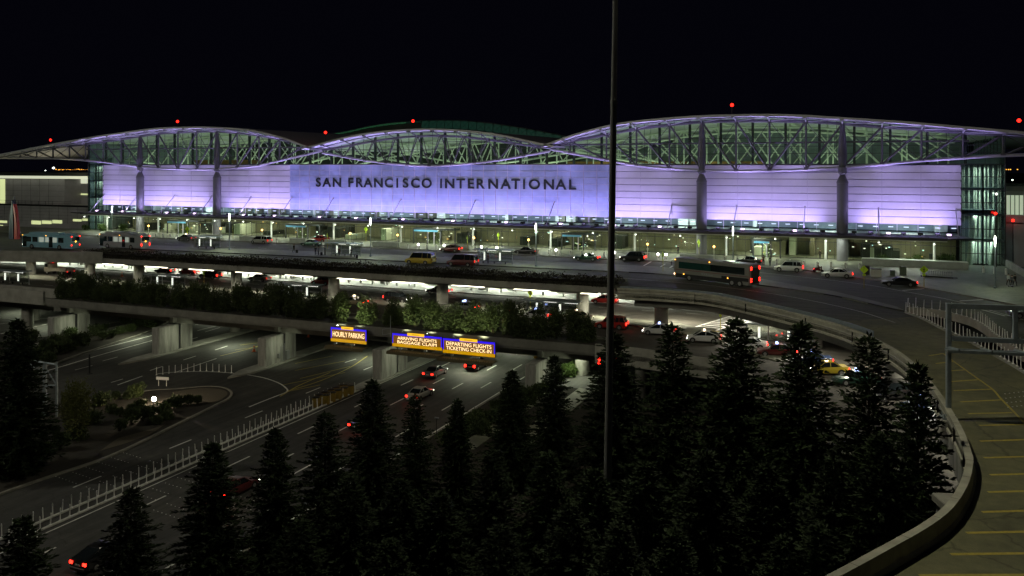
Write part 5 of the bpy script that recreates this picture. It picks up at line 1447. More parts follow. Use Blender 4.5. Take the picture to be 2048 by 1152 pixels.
for sy in (-1, 1):
    for k in range(6):
        x = 4.9 - k * 1.95; b = MB(); b.bev((x, sy * (W / 2 + .004), 2.38), (1.94, .05, 1.02), .01); b.build('window', BUSWIN if k > 2 else mat('bus_window_teal', (.02, .07, .06), .08, noise=.3, scale=1), o, off=Z0)
    b = MB(); b.box((0.6, sy * (W / 2 + .01), .72), (L_ - 2.0, .04, .62)); b.box((-4.2, sy * (W / 2 + .012), 1.15), (4.6, .04, .5)); b.build('dark_skirt', BLACK, o, off=Z0)
    b = MB(); b.box((0, sy * (W / 2 + .02), 1.64), (L_ - .6, .03, .08)); b.build('stripe', STRIPR, o, off=Z0)
    for x in (3.9, -3.7, -5.0): wheel(o, x, sy * W / 2, sy, .52)
    for z in (1.0, 1.35, 2.75, 3.0):
        b = MB(); b.box((-L_ / 2 - .03, sy * 1.08, z), (.08, .22, .2)); b.build('tail_light', RED, o, off=Z0)
    for x, z in ((6.5, 3.15), (0.2, 3.25), (4.9, 1.0), (-3.0, 1.15), (6.6, .95)):
        b = MB(); b.box((x, sy * (W / 2 + .03), z), (.16, .06, .12)); b.build('marker_light', TURN, o, off=Z0)
    b = MB(); b.box((L_ / 2 + .02, sy * 1.0, .9), (.08, .32, .2)); b.build('headlight', HEAD, o, off=Z0)
b = MB(); b.bev((L_ / 2 + .01, 0, 2.25), (.06, 2.3, 1.7), .02); b.build('windscreen', BUSWIN, o, off=Z0)
b = MB(); b.box((-L_ / 2 - .012, 0, 1.75), (.05, 2.2, 2.3)); b.build('rear_panel', BLACK, o, off=Z0)
b = MB(); b.bev((-2.6, 0, H + .06), (1.8, 1.5, .14), .05); b.bev((2.6, 0, H + .05), (.8, .8, .12), .04); b.build('roof_hatch', WHITEB, o, off=Z0)
for sy in (-1, 1):
    b = MB(); b.tube((L_ / 2 - .1, sy * 1.2, 3.0), (L_ / 2 + .35, sy * 1.42, 2.9), .03, n=5); b.bev((L_ / 2 + .35, sy * 1.42, 2.55), (.12, .2, .6), .04); b.build('door_mirror', BLACK, o, off=Z0)
b = MB()
for k, (dx, wd, dz, ht) in enumerate([(1.5, .25, 1.2, .30), (1.1, .18, 1.2, .22), (.75, .2, 1.2, .26), (.1, .9, 1.2, .14), (1.25, .3, 1.52, .16)]): b.b2(dx - wd / 2, dx + wd / 2, W / 2 + .022, W / 2 + .034, dz, dz + ht)
b.build('side_emblem', GREYB, o, off=Z0)
# utility truck at left on the arrivals road
o = thing('flatbed_truck', 'beige cab-over flatbed truck with red beacon on the arrivals road at left', 'truck', G(119, 549, ZA), H0)
TB_ = mat('truck_beige', (.34, .31, .24), .5, noise=.15, scale=1.2)
b = MB(); b.bev((2.6, 0, 1.55), (1.7, 2.1, 1.9), .18); b.build('cab', TB_, o, off=Z0)
b = MB(); b.bev((3.46, 0, 1.95), (.06, 1.8, .75), .02); b.build('windscreen', CARGLASS, o, off=Z0)
for sy in (-1, 1):
    b = MB(); b.box((2.75, sy * 1.056, 1.95), (.95, .03, .65)); b.build('side_window', CARGLASS, o, off=Z0)
    for x in (2.6, -1.9): wheel(o, x, sy * .95, sy, .42)
    b = MB(); b.box((-3.36, sy * .85, .8), (.06, .25, .15)); b.build('tail_light', REDDIM, o, off=Z0)
    b = MB(); b.box((3.46, sy * .8, .95), (.06, .26, .2)); b.build('headlight', CHROME, o, off=Z0)
b = MB(); b.b2(-3.3, 1.7, -1.1, 1.1, .85, 1.0); b.b2(-3.3, 1.7, -1.1, -1.04, 1.0, 1.5); b.b2(-3.3, 1.7, 1.04, 1.1, 1.0, 1.5); b.b2(-3.3, -3.24, -1.1, 1.1, 1.0, 1.5); b.build('flatbed', TB_, o, off=Z0)
b = MB(); b.tube((1.9, 0, 2.5), (1.9, 0, 2.68), .12, n=8); b.build('beacon', RED, o, off=Z0)
# ================================================================== STREET FURNITURE, SIGNS, PEOPLE
def first_or_dup(store, key, make, loc, rz, label, group, sc=None):
    if key not in store:
        o = make(); store[key] = (o, family(o)); o.location = loc; o.rotation_euler = (0, 0, rz); o['label'] = label
        if group: o['group'] = group
        if sc: o.scale = sc
        return o
    o, fam = store[key]
    return dup(o, loc, rz, label, group, sc, fam)
ST = {}
# ---- high mast in the foreground
base = DP(1211, 1100, 58); base.z = -12.4
top = DP(1229, 0, 58); dirv = (top - DP(1213, 985, 58)); slope = dirv / dirv.z
P = lambda z: Vector((base.x, base.y, 0)) + Vector((slope.x, slope.y, 0)) * (z + 12.4) + Vector((0, 0, z))
o = thing('high_mast', 'tall grey lighting mast rising through the whole picture in front of the terminal', 'lamp mast', (base.x, base.y, -12.4))
b = MB(); b.tube(P(-12.4), P(22.2), .29, .215, 16); b.build('lower_shaft', POLE, o)
b = MB(); b.tube(P(22.2), P(22.45), .24, .24, 16); b.tube(P(22.45), P(45), .20, .13, 16); b.build('upper_shaft', POLE, o)
b = MB(); b.tube(P(-12.4), P(-12.2), .5, .5, 12); b.build('base_plate', GALV, o)
h = P(45)
b = MB(); b.lathe(h, [(.25, 0), (.9, .05), (.9, .2), (.25, .3)], 16); b.build('head_ring', GALV, o)
for k in range(6):
    a = k * PI / 3; c = h + Vector((math.cos(a) * 1.1, math.sin(a) * 1.1, -.1))
    b = MB(); b.lathe(c, [(.30, -.3), (.28, 0), (.12, .25)], 10, 1); b.lathe(c, [(.26, -.34), (.26, -.31)], 10, 0); b.build('luminaire', [WARMW, GALV], o)
lamp('POINT', 'mast_light', h + Vector((0, 0, -.9)), 28000, (1.0, .95, .70), None, .5)
# unseen second mast, added out of view at far left to light the fascias
hb = Vector((-62, -142, -12.4))
o = dup(o, None, None, 'second tall lighting mast added out of view at far left', None); o.location = hb
lamp('POINT', 'mast_light', hb + (h - Vector((base.x, base.y, -12.4))) + Vector((0, 0, -.9)), 60000, (1.0, .95, .76), None, .5)

# ---- street lamps on the departures level
ROD = emit('lamp_rod', (.92, 1.0, .82), 3.5)
def mk_lamp():
    o = thing('street_lamp', 'x', 'street lamp')
    b = MB(); b.lathe((0, 0, 0), [(.22, 0), (.22, .25), (.10, .3), (.085, 6.0)], 10); b.build('pole', GALV, o, off=Z0)
    b = MB(); b.lathe((0, 0, 6.02), [(.10, 0), (.11, 1.5), (.04, 1.62)], 8); b.build('lamp_rod', ROD, o, off=Z0)
    b = MB(); b.box((0, 0, 6.0), (.7, .12, .1)); b.box((.3, 0, 6.12), (.14, .14, .16)); b.build('bracket', GALV, o, off=Z0)
    return o
for px, yb, lab, pw in [(224, 473, 'street lamp with glowing tip at the left end of the canopy', 700), (459, 499, 'street lamp with glowing tip left of the silver minivan', 1500), (741, 513, 'street lamp with glowing tip right of the middle left shelter', 1700), (1072, 533, 'street lamp with glowing tip left of the mast', 1500), (1466, 544, 'street lamp with glowing tip behind the coach', 900), (1990, 577, 'street lamp with glowing tip on the dark plaza at right', 650), (-130, 482, 'street lamp added out of view beyond the left end of the buses', 2600), (-260, 485, 'farthest street lamp, added out of view past the left concourse', 4000)]:  # last two are added out of view to brighten the left walls
    p = G(px, yb, .14); first_or_dup(ST, 'lamp', mk_lamp, p, px * .1, lab, 'street lamps on the departures level')
    lamp('POINT', 'street_light', p + Vector((0, -.35, 6.9)), pw, (.84, 1.0, .70), None, .2)
# ---- yellow green crossing signs
SIGNY = mat('sign_fluorescent', (.62, .90, .04), .4, noise=.05, scale=3); SIGNPOST = mat('post_yellow', (.42, .36, .05), .6, noise=.2, scale=3)
def mk_sign():
    o = thing('crossing_sign', 'x', 'road sign')
    b = MB(); b.tube((0, 0, 0), (0, 0, 2.2), .05, n=6); b.build('post', SIGNPOST, o, off=Z0)
    b = MB(); s = .62; b.loft([[(0, y, 2.75 - s), (s, y, 2.75), (0, y, 2.75 + s), (-s, y, 2.75)] for y in (-.04, -.06)]); f = b.build('sign_face', SIGNY, o, off=Z0)
    b = MB(); b.lathe((0, -.068, 3.02), [(.001, -.07), (.08, -.03), (.08, .03), (.001, .07)], 8)
    for p, q in (((0, 2.92), (0, 2.66)), ((0, 2.68), (-.12, 2.42)), ((0, 2.68), (.12, 2.42)), ((0, 2.88), (-.15, 2.72)), ((0, 2.88), (.15, 2.74))): b.tube((p[0], -.07, p[1]), (q[0], -.07, q[1]), .035, n=5)
    b.build('walking_symbol', BLACK, f, off=Z0)
    b = MB(); b.b2(-.22, .22, -.06, -.04, 1.85, 2.12); b.build('plate', SIGNY, o, off=Z0)
    return o
for px, yb, rz, z, lab in [(375, 481, .1, .0, 'yellow diamond crossing sign above the left dark car'), (466, 478, -.9, .15, 'yellow diamond crossing sign beside the left street lamp'), (655, 497, -.7, .0, 'yellow diamond crossing sign at the left end of the lit shelter'), (732, 482, -.2, .15, 'yellow diamond crossing sign left of the low white wall'), (935, 503, -.8, .0, 'narrow yellow crossing sign behind the dark red car'), (997, 496, -.6, .15, 'yellow crossing sign right of the dark red car'),
                           (1326, 543, -1.0, .12, 'edge-on yellow crossing sign on the zebra right of the black SUV'), (1398, 513, -.9, .15, 'edge-on yellow crossing sign above the coach front'), (1848, 577, .1, .0, 'yellow diamond crossing sign in front of the luggage carts'), (1728, 577, 2.9, .0, 'crossing sign seen from its dull back left of the black coupe'),
                           (408, 569, .0, ZA, 'bright yellow crossing sign in front of the black SUV on the arrivals road'), (1061, 620, -.5, ZA, 'yellow crossing sign at the arrivals crosswalk right of the hedge'), (1441, 659, -.6, ZA, 'yellow crossing sign on the striped arrivals crosswalk')]:
    first_or_dup(ST, 'sign', mk_sign, G(px, yb, z), rz, lab, None, (1.0,) * 3)
p = G(1076, 748, ZL + .14)
o = thing('arrow_sign', 'yellow diamond sign with black double arrow at the right edge of the highway', 'road sign', p)
b = MB(); b.tube((0, 0, 0), (0, 0, 1.7), .05, n=6); b.build('post', GALV, o, off=Z0)
b = MB(); s = .7; b.loft([[(0, y, 2.4 - s), (s, y, 2.4), (0, y, 2.4 + s), (-s, y, 2.4)] for y in (-.04, -.06)]); f = b.build('sign_face', mat('sign_amber', (.70, .42, .03), .4, noise=.05, scale=3), o, off=Z0)
b = MB(); b.b2(-.05, .05, -.075, -.063, 2.1, 2.7)
for zz_, d_ in ((2.78, -1), (2.02, 1)): b.add([(0, -.07, zz_), (-.2, -.07, zz_ + d_ * .2), (.2, -.07, zz_ + d_ * .2)], [(0, 1, 2)])
b.build('arrow_symbol', BLACK, f, off=Z0)

# ---- amber beacons and bollard lights on the terminal sidewalk
GLOBE = emit('beacon_globe', (1.0, .50, .10), 7)
def mk_beacon():
    o = thing('beacon_lamp', 'x', 'beacon')
    b = MB(); b.tube((0, 0, 0), (0, 0, 2.45), .06, n=6); b.box((0, 0, 1.7), (.3, .1, .4)); b.build('post', PIPEW, o, off=Z0)
    b = MB(); b.ball((0, 0, 2.65), .2, 10); b.build('globe', GLOBE, o, off=Z0); return o
for px in (297, 441, 524, 700, 795, 948, 1057, 1295, 1428): first_or_dup(ST, 'beacon', mk_beacon, Vector((FY(px, 480, -11.5).x, -11.5, .15)), 0, 'amber globe beacon on a post by the terminal kerb', 'amber beacons along the terminal kerb')
BL = emit('bollard_lamp', (1.0, 1.0, .86), 24)
def mk_bl():
    o = thing('bollard_light', 'x', 'bollard')
    b = MB(); b.lathe((0, 0, 0), [(.16, 0), (.16, .8), (.14, .82)], 10); b.build('post', WHITE, o, off=Z0)
    b = MB(); b.lathe((0, 0, .83), [(.19, 0), (.19, .22), (.12, .3)], 10); b.build('lamp_head', BL, o, off=Z0); return o
for px in (837, 888, 963, 994, 1112, 1229, 1316, 1332): first_or_dup(ST, 'bl', mk_bl, Vector((FY(px, 490, -12.9).x, -12.9, .15)), 0, 'bright lamp bollard at the terminal kerb between the white bollards', 'lamp bollards at the terminal kerb')
for px in (209, 258, 290, 572, 622, 722, 775, 829, 942, 1002, 1127, 1255, 1290, 560, 430, 480): first_or_dup(ST, 'bl', mk_bl, Vector((FY(px, 560, -29.0).x, -29.0, ZA + .15)), 0, 'bright lamp bollard on the arrivals sidewalk under the deck', 'lamp bollards on the arrivals sidewalk')
def mk_bol():
    o = thing('bollard', 'x', 'bollard'); b = MB(); b.lathe((0, 0, 0), [(.17, 0), (.17, .92), (.13, .98), (.02, 1.0)], 12); b.build('post', WHITE, o, off=Z0)
    b = MB(); b.lathe((0, 0, .7), [(.175, 0), (.175, .08)], 12); b.build('band', mat('reflective_band', (.5, .5, .48), .3, noise=.1, scale=5), o, off=Z0); return o
WALLS = [(401, 443), (480, 536), (745, 798), (894, 939), (1000, 1046), (1232, 1300), (1360, 1426), (650, 690), (580, 612)]
WU = [(FY(a, 480, -11.0).x, FY(c, 480, -11.0).x) for a, c in WALLS]
x = -104.0
while x < 71:
    if not any(a - 1 < x < c + 1 for a, c in WU): first_or_dup(ST, 'bol', mk_bol, Vector((x, -12.6 if x < 50 else -12.6 - (x - 50) * .06, .15)), 0, 'white round bollard in the row along the terminal kerb', 'white bollards along the terminal kerb')
    x += 2.3
for px, py in ((1967, 545), (1989, 547), (2012, 549)): first_or_dup(ST, 'bol', mk_bol, G(px, py, .15), 0, 'pale bollard on the dark plaza near the lone street lamp', 'plaza bollards near the right street lamp')
x = -100
while x < 62:
    if not any(FY(a, 560, -28).x - .5 < x < FY(c, 560, -28).x + .5 for a, c in WB): first_or_dup(ST, 'bol', mk_bol, Vector((x, -28.9, ZA + .15)), 0, 'white bollard in the row on the bright arrivals sidewalk', 'white bollards on the arrivals sidewalk', (1.15, 1.15, 1.05))
    x += 2.75
PW_ = mat('planter_pale', (.50, .54, .50), .7, noise=.25, scale=1)
wl = ['first from the left', 'left of the silver minivan', 'right of the lit shelter', 'behind the dark red car', 'behind the black sedan left of the mast', 'just right of the mast behind the black SUV', 'above the front of the coach', 'behind the middle left shelter', 'behind the dark green sedan at left']
for (a, c), w_ in zip(WU, wl):
    b = MB(); b.bev(((c - a) / 2, 0, .45), (c - a, .6, .9), .05); b.bev(((c - a) / 2, .0, .94), (c - a + .1, .7, .1), .03)
    single(b, 'planter_wall', PW_, 'long low pale wall at the terminal kerb, ' + w_, 'low wall', (a, -11.0, .15), 0, 'pale low walls along the terminal kerb')
# long planter wall at right with things in front
A_, B_ = G(1722, 547, .15), G(1950, 553, .15); A_.y = B_.y = -7.4
L_ = B_.x - A_.x
b = MB(); b.bev((L_ / 2, .9, .62), (L_, 1.8, 1.24), .06); single(b, 'planter_wall', PW_, 'long pale planter wall at right behind the luggage carts and bins', 'planter', (A_.x, -8.3, .15))
def mk_cart():
    o = thing('luggage_cart', 'x', 'luggage cart')
    b = MB(); b.path([(-.3, 0, .2), (.45, 0, .2)], .03, 5); b.path([(-.3, -.28, .2), (-.3, -.28, 1.0), (-.3, .28, 1.0), (-.3, .28, .2)], .025, 5); b.path([(-.3, -.28, .2), (.45, -.22, .16), (.45, .22, .16), (-.3, .28, .2)], .025, 5); b.b2(-.3, .4, -.25, .25, .2, .23); b.path([(-.3, -.28, .6), (-.3, .28, .6)], .02, 5); b.build('frame', STEEL_M, o, off=Z0)
    b = MB(); b.path([(-.36, -.3, 1.02), (-.36, .3, 1.02)], .035, 6); b.build('handle', BLACK, o, off=Z0)
    for q in ((-.25, -.25), (-.25, .25), (.4, 0)):
        b = MB(); b.tube((q[0], q[1] - .03, .09), (q[0], q[1] + .03, .09), .09, n=10); b.build('wheel', RUBBER, o, off=Z0)
    return o
a, c = G(1846, 553, .15), G(1908, 557, .15)
for k in range(18): first_or_dup(ST, 'cart', mk_cart, a.lerp(c, k / 17), .05, 'metal luggage cart in the nested row in front of the planter wall', 'nested luggage carts')
BIN = mat('bin_green', (.10, .13, .09), .6, noise=.2, scale=3)
for px, py, w_, h_, m_, lab in [(1734, 549, .8, 1.3, DARK, 'dark upright bin at the left end of the long planter wall'), (1752, 553, 1.6, 1.2, PW_, 'pale wide utility cabinet before the planter wall'), (1785, 551, .7, .8, BIN, 'small low bin second from the dark one before the planter wall'), (1806, 550, 1.0, 1.35, BIN, 'green newspaper box left of the luggage carts'), (1693, 551, .0, 0, None, '')]:
    if not m_: continue
    o = thing('waste_bin', lab, 'bin', G(px, py, .15)); b = MB(); b.bev((0, 0, h_ / 2), (w_, .7, h_), .06); b.build('body', m_, o, off=Z0); b = MB(); b.bev((0, 0, h_ + .04), (w_ + .08, .78, .08), .03); b.build('lid', DARK, o, off=Z0)
# ---- bus shelters
LITP = emit('shelter_panel', (.95, 1.0, .85), .9); LITS = emit('shelter_tube', (1.0, 1.0, .88), 2.4)
SHG = glass('shelter_glass', (.8, .85, .82), .05)
def mk_shelter(lit=True):
    o = thing('bus_shelter', 'x', 'bus shelter'); L_ = 6.2
    b = MB(); b.bev((0, 0, 2.62), (L_ + .6, 2.3, .12), .03); 
    for i in range(5): b.box((-L_ / 2 + i * L_ / 4, 0, 2.71), (.06, 2.2, .06))
    b.build('roof', GALV, o, off=Z0)
    for i in range(4):
        b = MB(); x = -L_ / 2 + i * L_ / 3; b.tube((x, .7, 0), (x, .7, 2.55), .06, n=6); b.build('post', STEEL_M, o, off=Z0)
    for i in range(3):
        b = MB(); x = -L_ / 2 + i * L_ / 3; b.b2(x + .1, x + L_ / 3 - .1, .68, .71, .35, 2.3, 0); b.b2(x + .08, x + L_ / 3 - .08, .66, .73, 1.25, 1.31, 1); b.b2(x + .08, x + L_ / 3 - .08, .66, .73, .32, .38, 1); b.build('back_pane', [SHG, STEEL_M], o, off=Z0)
    b = MB(); b.b2(-L_ / 2 + .5, L_ / 2 - .5, .15, .55, .42, .48)
    for x in (-2, 0, 2): b.b2(x - .04, x + .04, .2, .5, 0, .42)
    b.build('bench', DARK, o, off=Z0)
    for x in (-.6, 1.9):
        b = MB(); b.b2(x, x + 1.5, -.95, -.88, 2.5, 2.55); b.build('light_tube', LITS, o, off=Z0) if lit else None
    for x in (-1.9, .9):
        b = MB(); b.b2(x - .1, x + .1, .55, .66, .6, 2.0); b.build('lit_panel', LITP, o, off=Z0)
    return o
for px, yb, z, lab, dx in [(410, 498, .12, 'lit bus shelter on the island behind the left street lamp', 0), (688, 513, .12, 'lit bus shelter with people on the island, middle left', 0), (987, 528, .12, 'bus shelter on the island right of the maroon van', 0), (22, 568, ZA, 'bus shelter at the far left of the arrivals road', 0), (330, 577, ZA + .14, 'pale roofed shelter on the arrivals island above the left hedge', 0), (598, 598, ZA + .14, 'lit shelter on the arrivals island left of the lit hedge shrubs', 0), (1102, 635, ZA + .14, 'dark roofed shelter on the arrivals island right of the crossing sign', 0), (1556, 690, ZA + .14, 'lit shelter with white panels on the arrivals road behind two tall conifers', 0)]:
    first_or_dup(ST, 'shelter', mk_shelter, G(px, yb, z), -.12 if px > 1500 else 0, lab, None, (1.1, 1, 1) if z > 0 else (1.35, 1, 1))
# ---- LED direction signs on the planter edge
BLUEF = emit('sign_blue_frame', (.03, .01, 1.0), .7); ORF = emit('sign_orange_strip', (1.0, .48, .0), .34); TABF = emit('sign_orange_tab', (1.0, .55, .02), .8); LEDBG = emit('led_panel', (.62, .24, .01), .22, base=(.03, .02, .01)); LEDT = emit('led_text', (1.0, .72, .38), 1.35)
YS = -68.3
def led_sign(pxl, pxr, ytl, ybl, lines, label, tabx):
    p, q = FY(pxl, ytl, YS), FY(pxr, ytl, YS); zt, zb = p.z, FY(pxl, ybl, YS).z; w = q.x - p.x; cx = (p.x + q.x) / 2
    o = thing('direction_sign', label, 'illuminated sign', (cx, YS, zb))
    H = zt - zb
    b = MB(); b.b2(-w / 2, w / 2, .0, .35, -.05, H, 0); b.build('cabinet', BLACK, o, off=Z0)
    b = MB(); b.b2(-w / 2 + .14, w / 2 - .14, -.03, -.001, .45, H - .26); b.build('led_panel', LEDBG, o, off=Z0)
    b = MB(); b.b2(-w / 2, w / 2, -.05, -.002, H - .25, H); b.b2(-w / 2, -w / 2 + .13, -.05, -.002, .45, H - .252); b.b2(w / 2 - .13, w / 2, -.05, -.002, .45, H - .252); b.build('blue_frame', BLUEF, o, off=Z0)
    b = MB(); b.b2(-w / 2, w / 2, -.05, -.002, 0, .42); b.build('orange_strip', ORF, o, off=Z0)
    b = MB(); tw = w * .34; b.b2(tabx * w - tw / 2, tabx * w + tw / 2, -.09, -.052, H - .18, H + .22, 0); t = b.build('top_tab', TABF, o, off=Z0)
    b = MB()
    for k in range(9): b.b2(tabx * w - tw * .22 + k * tw * .05, tabx * w - tw * .22 + k * tw * .05 + tw * .03, -.10, -.091, H - .02, H + .06)
    b.build('small_lettering', DARK, t, off=Z0)
    hh = (H - .76) / len(lines) if len(lines) > 1 else .9
    z = H - .34
    for i, ln in enumerate(lines):
        lh = min(.74, hh * .80); z0 = (H - .34 - (i + 1) * hh + (hh - lh) * .5) if len(lines) > 1 else .45 + (H - .72 - lh) / 2
        vs, fs = text_mesh(ln, lh, .02, bold=.0, width=(w - .28) * (.93 if len(lines) == 1 else .82 if 'ARR' in ln or 'BAG' in ln else .9))
        b = MB(); b.add([(v[0], v[1] - .05, v[2] + z0) for v in vs], fs); b.build('led_text', LEDT, o, off=Z0)
    b = MB(); b.b2(-w / 2 - .2, w / 2 + .2, -1.3, .3, -.55, -.45)
    for k in range(int(w / .35)): b.b2(-w / 2 + k * .35, -w / 2 + k * .35 + .06, -1.32, -1.26, -.7, -.3)
    b.b2(-w / 2 - .2, w / 2 + .2, -1.36, -1.30, -.85, -.55); b.build('catwalk', mat('catwalk_steel', (.10, .085, .04), .7, noise=.3, scale=4), o, off=Z0)
    n = max(2, int(w / 3.2))
    for k in range(n):
        x = -w / 2 + (k + .5) * w / n
        b = MB(); b.tube((x, -1.2, -.45), (x, -1.2, -.1), .03, n=5); b.bev((x, -1.15, .0), (.42, .22, .16), .03); b.build('flood_lamp', GALV, o, off=Z0)
        b = MB(); b.b2(x - .18, x + .18, -1.03, -1.01, -.04, .06); b.build('lamp_lens', WARMW, o, off=Z0)
        b = MB(); b.tube((x, .1, H), (x, -.5, H + .35), .03, n=5); b.bev((x, -.55, H + .38), (.3, .24, .18), .04); b.build('flood_lamp', GALV, o, off=Z0)
        g = o.location + Vector((x, -.75, H + .55))
        lamp('SPOT', 'hedge_flood', g, 1100, (.95, 1.0, .58), (g.x, -64.8, -3.4), .15, 78, .8)  # spot and its arm fixture are added to light the hedge
    return o
led_sign(662, 733, 654, 682, ['HOURLY PARKING'], 'lit amber sign reading HOURLY PARKING under the hedge', -.03)
led_sign(785, 884, 666, 692, ['ARRIVING FLIGHTS', 'BAGGAGE CLAIM'], 'lit amber sign reading ARRIVING FLIGHTS BAGGAGE CLAIM', -.02)
led_sign(886, 990, 676, 705, ['DEPARTING FLIGHTS', 'TICKETING CHECK-IN'], 'lit amber sign reading DEPARTING FLIGHTS TICKETING CHECK-IN', .0)
for px, lab in ((781, 'slim grey pole standing between the hourly sign and the arriving sign'),):
    p = FY(px, 695, YS - .6); o = thing('slim_pole', lab, 'pole', (p.x, YS - .6, -6.0)); b = MB(); b.tube((0, 0, 0), (0, 0, 2.9), .045, n=6); b.build('shaft', GALV, o, off=Z0); b = MB(); b.path([(-.0, 0, .4), (-1.3, 0, .1), (-1.3, 0, .9), (0, 0, 1.2)], .03, 5); b.build('guard_rail', GALV, o, off=Z0)
# ---- delineator posts
def mk_post():
    o = thing('delineator_post', 'x', 'delineator post')
    b = MB(); b.lathe((0, 0, 0), [(.12, 0), (.12, .05), (.045, .07), (.04, 1.12), (.02, 1.15)], 8); b.build('post', WHITE, o, off=Z0)
    b = MB(); b.lathe((0, 0, .9), [(.058, 0), (.058, .12)], 8); b.build('reflector_band', mat('reflective_band', (.5, .5, .48), .3), o, off=Z0); return o
trn = random.Random(4)
def tilt(f):
    def g(*a, **k):
        o = f(*a, **k); o.rotation_euler = (trn.gauss(0, .035), trn.gauss(0, .035), 0); z_ = trn.uniform(.9, 1.06); o.scale = (1, 1, z_); return o
    return g
y = -128
k = 0
while y < -74.5:
    for u in (7.2, 8.7): tilt(first_or_dup)(ST, 'post', mk_post, Vector((u, y + (0 if u < 8 else .45), ZL + .12)), 0, 'white delineator post in the double row dividing the lower roads', 'double row of white posts on the divider')
    y += .94
for u in (7.2, 8.7):
    b = MB(); b.b2(u - .13, u + .13, -135, -74, ZL + .002, ZL + .12); struct(b, 'divider_kerb', mat('kerb_white', (.60, .60, .56), .7, noise=.35, scale=3))
def along(P, step, lmax):
    out = []; acc = 0; out.append(P[0])
    for a, c in zip(P[:-1], P[1:]):
        L_ = (c - a).length
        while acc + L_ >= step:
            t = (step - acc) / L_; a = a.lerp(c, t); L_ = (c - a).length; acc = 0; out.append(a)
            if len(out) * step > lmax: return out
        acc += L_
    return out
for PP, lab, grp, off in ((PA, 'white post in the row along the near edge of the gap beside the ramp', 'white posts along the ramp edge', -.25), (PB, 'white post in the row along the far edge of the gap beside the ramp', 'white posts across the gap from the ramp', .25)):
    b = MB(); Q = [Vector((p.x, p.y, 0)) for p in PP]; b.sweep(Q, [(-.30, -.7), (-.30, .22), (.02, .22), (.02, -.7)] if off < 0 else [(-.02, -.7), (-.02, .22), (.30, .22), (.30, -.7)]); struct(b, 'gap_kerb', CONC)
    sg = -.14 if off < 0 else .14
    pts = along(Q, .92, 44)
    for i, p in enumerate(pts):
        q = pts[min(i + 1, len(pts) - 1)]; a = pts[max(i - 1, 0)]; d = (q - a).normalized(); nrm = Vector((-d.y, d.x, 0))
        tilt(first_or_dup)(ST, 'post', mk_post, Vector((p.x, p.y, .22)) + nrm * sg, 0, lab, grp)
for k in range(13):
    t = k / 12; first_or_dup(ST, 'post', mk_post, G(313 + t * 150, 750 - 9 * math.sin(t * PI * .8) + t * 1, ZL), 0, 'white post in the short row at the tip of the road fork', 'short row of posts at the fork')
b = MB(); b.tube((-.6, 0, 0), (-.6, 0, 1.0), .04, n=5); b.tube((.6, 0, 0), (.6, 0, 1.0), .04, n=5); b.b2(-.95, .95, -.04, .04, .85, 1.25); single(b, 'sign_board', [WHITE], 'small white board on two legs above the bright ground lamp', 'sign board', G(325, 772, ZL), .2)
# crash barrels, cones
BARY = mat('barrel_yellow', (.24, .16, .02), .6, noise=.3, scale=4)
def mk_bar():
    o = thing('crash_barrel', 'x', 'crash barrel'); b = MB(); b.lathe((0, 0, 0), [(.40, 0), (.46, .5), (.43, .95)], 16); b.build('drum', BARY, o, off=Z0); b = MB(); b.lathe((0, 0, .952), [(.46, 0), (.46, .06), (.2, .12)], 16); b.build('lid', BLACK, o, off=Z0); return o
for i, (u, y) in enumerate([(8.0, -84.2), (7.6, -82.9), (8.5, -82.7), (7.5, -81.6), (8.5, -81.4), (7.5, -80.3), (8.55, -80.1), (7.5, -79), (8.6, -78.8), (7.4, -77.7), (8.0, -77.3), (8.7, -77.5)]):
    first_or_dup(ST, 'barrel', mk_bar, Vector((u, y + 1.5, ZL + .01)), i, 'yellow sand barrel with dark lid in the cluster before the pier', 'yellow crash barrels before the pier', (1.1, 1.1, 1.2))
def mk_cone():
    o = thing('traffic_cone', 'x', 'traffic cone'); b = MB(); b.box((0, 0, .02), (.4, .4, .04)); b.lathe((0, 0, .04), [(.16, 0), (.03, .72)], 10); b.build('cone', mat('cone_orange', (.7, .14, .03), .5, noise=.1, scale=4), o, off=Z0); b = MB(); b.lathe((0, 0, .38), [(.112, 0), (.09, .14)], 10); b.build('collar', WHITE, o, off=Z0); return o
for px, py, z, lab in [(617, 674, ZL, 'orange traffic cone on the hatched road left of the hourly sign'), (508, 703, ZL, 'orange traffic cone left of the pier with pipework'), (244, 553, ZA, 'orange traffic cone on the arrivals road behind the left hedge')]: first_or_dup(ST, 'cone', mk_cone, G(px, py, z), 0, lab, None, (1.3,) * 3)
# bright ground lamp on the island
p = G(308, 812, ZL + .15); o = thing('ground_lamp', 'dazzling warm ground lamp on the planted teardrop island', 'lamp', p)
b = MB(); b.lathe((0, 0, 0), [(.10, 0), (.07, .1), (.06, .62)], 8); b.build('post', DARK, o, off=Z0); b = MB(); b.ball((0, 0, .86), .28, 10); b.build('lamp_globe', emit('dazzling_globe', (1.0, .82, .60), 40), o, off=Z0)
lamp('POINT', 'ground_lamp_light', p + Vector((0, 0, 1.3)), 900, (1, .78, .5), None, .15)
# small verge lamp, manhole
o = thing('verge_lamp', 'small slim lamp post on the verge between two conifers', 'lamp', G(873, 874, ZL + .14)); b = MB(); b.tube((0, 0, 0), (0, 0, 2.1), .045, n=6); b.build('post', DARK, o, off=Z0); b = MB(); b.box((0, 0, 2.15), (.5, .2, .1)); b.build('lamp_head', GALV, o, off=Z0)
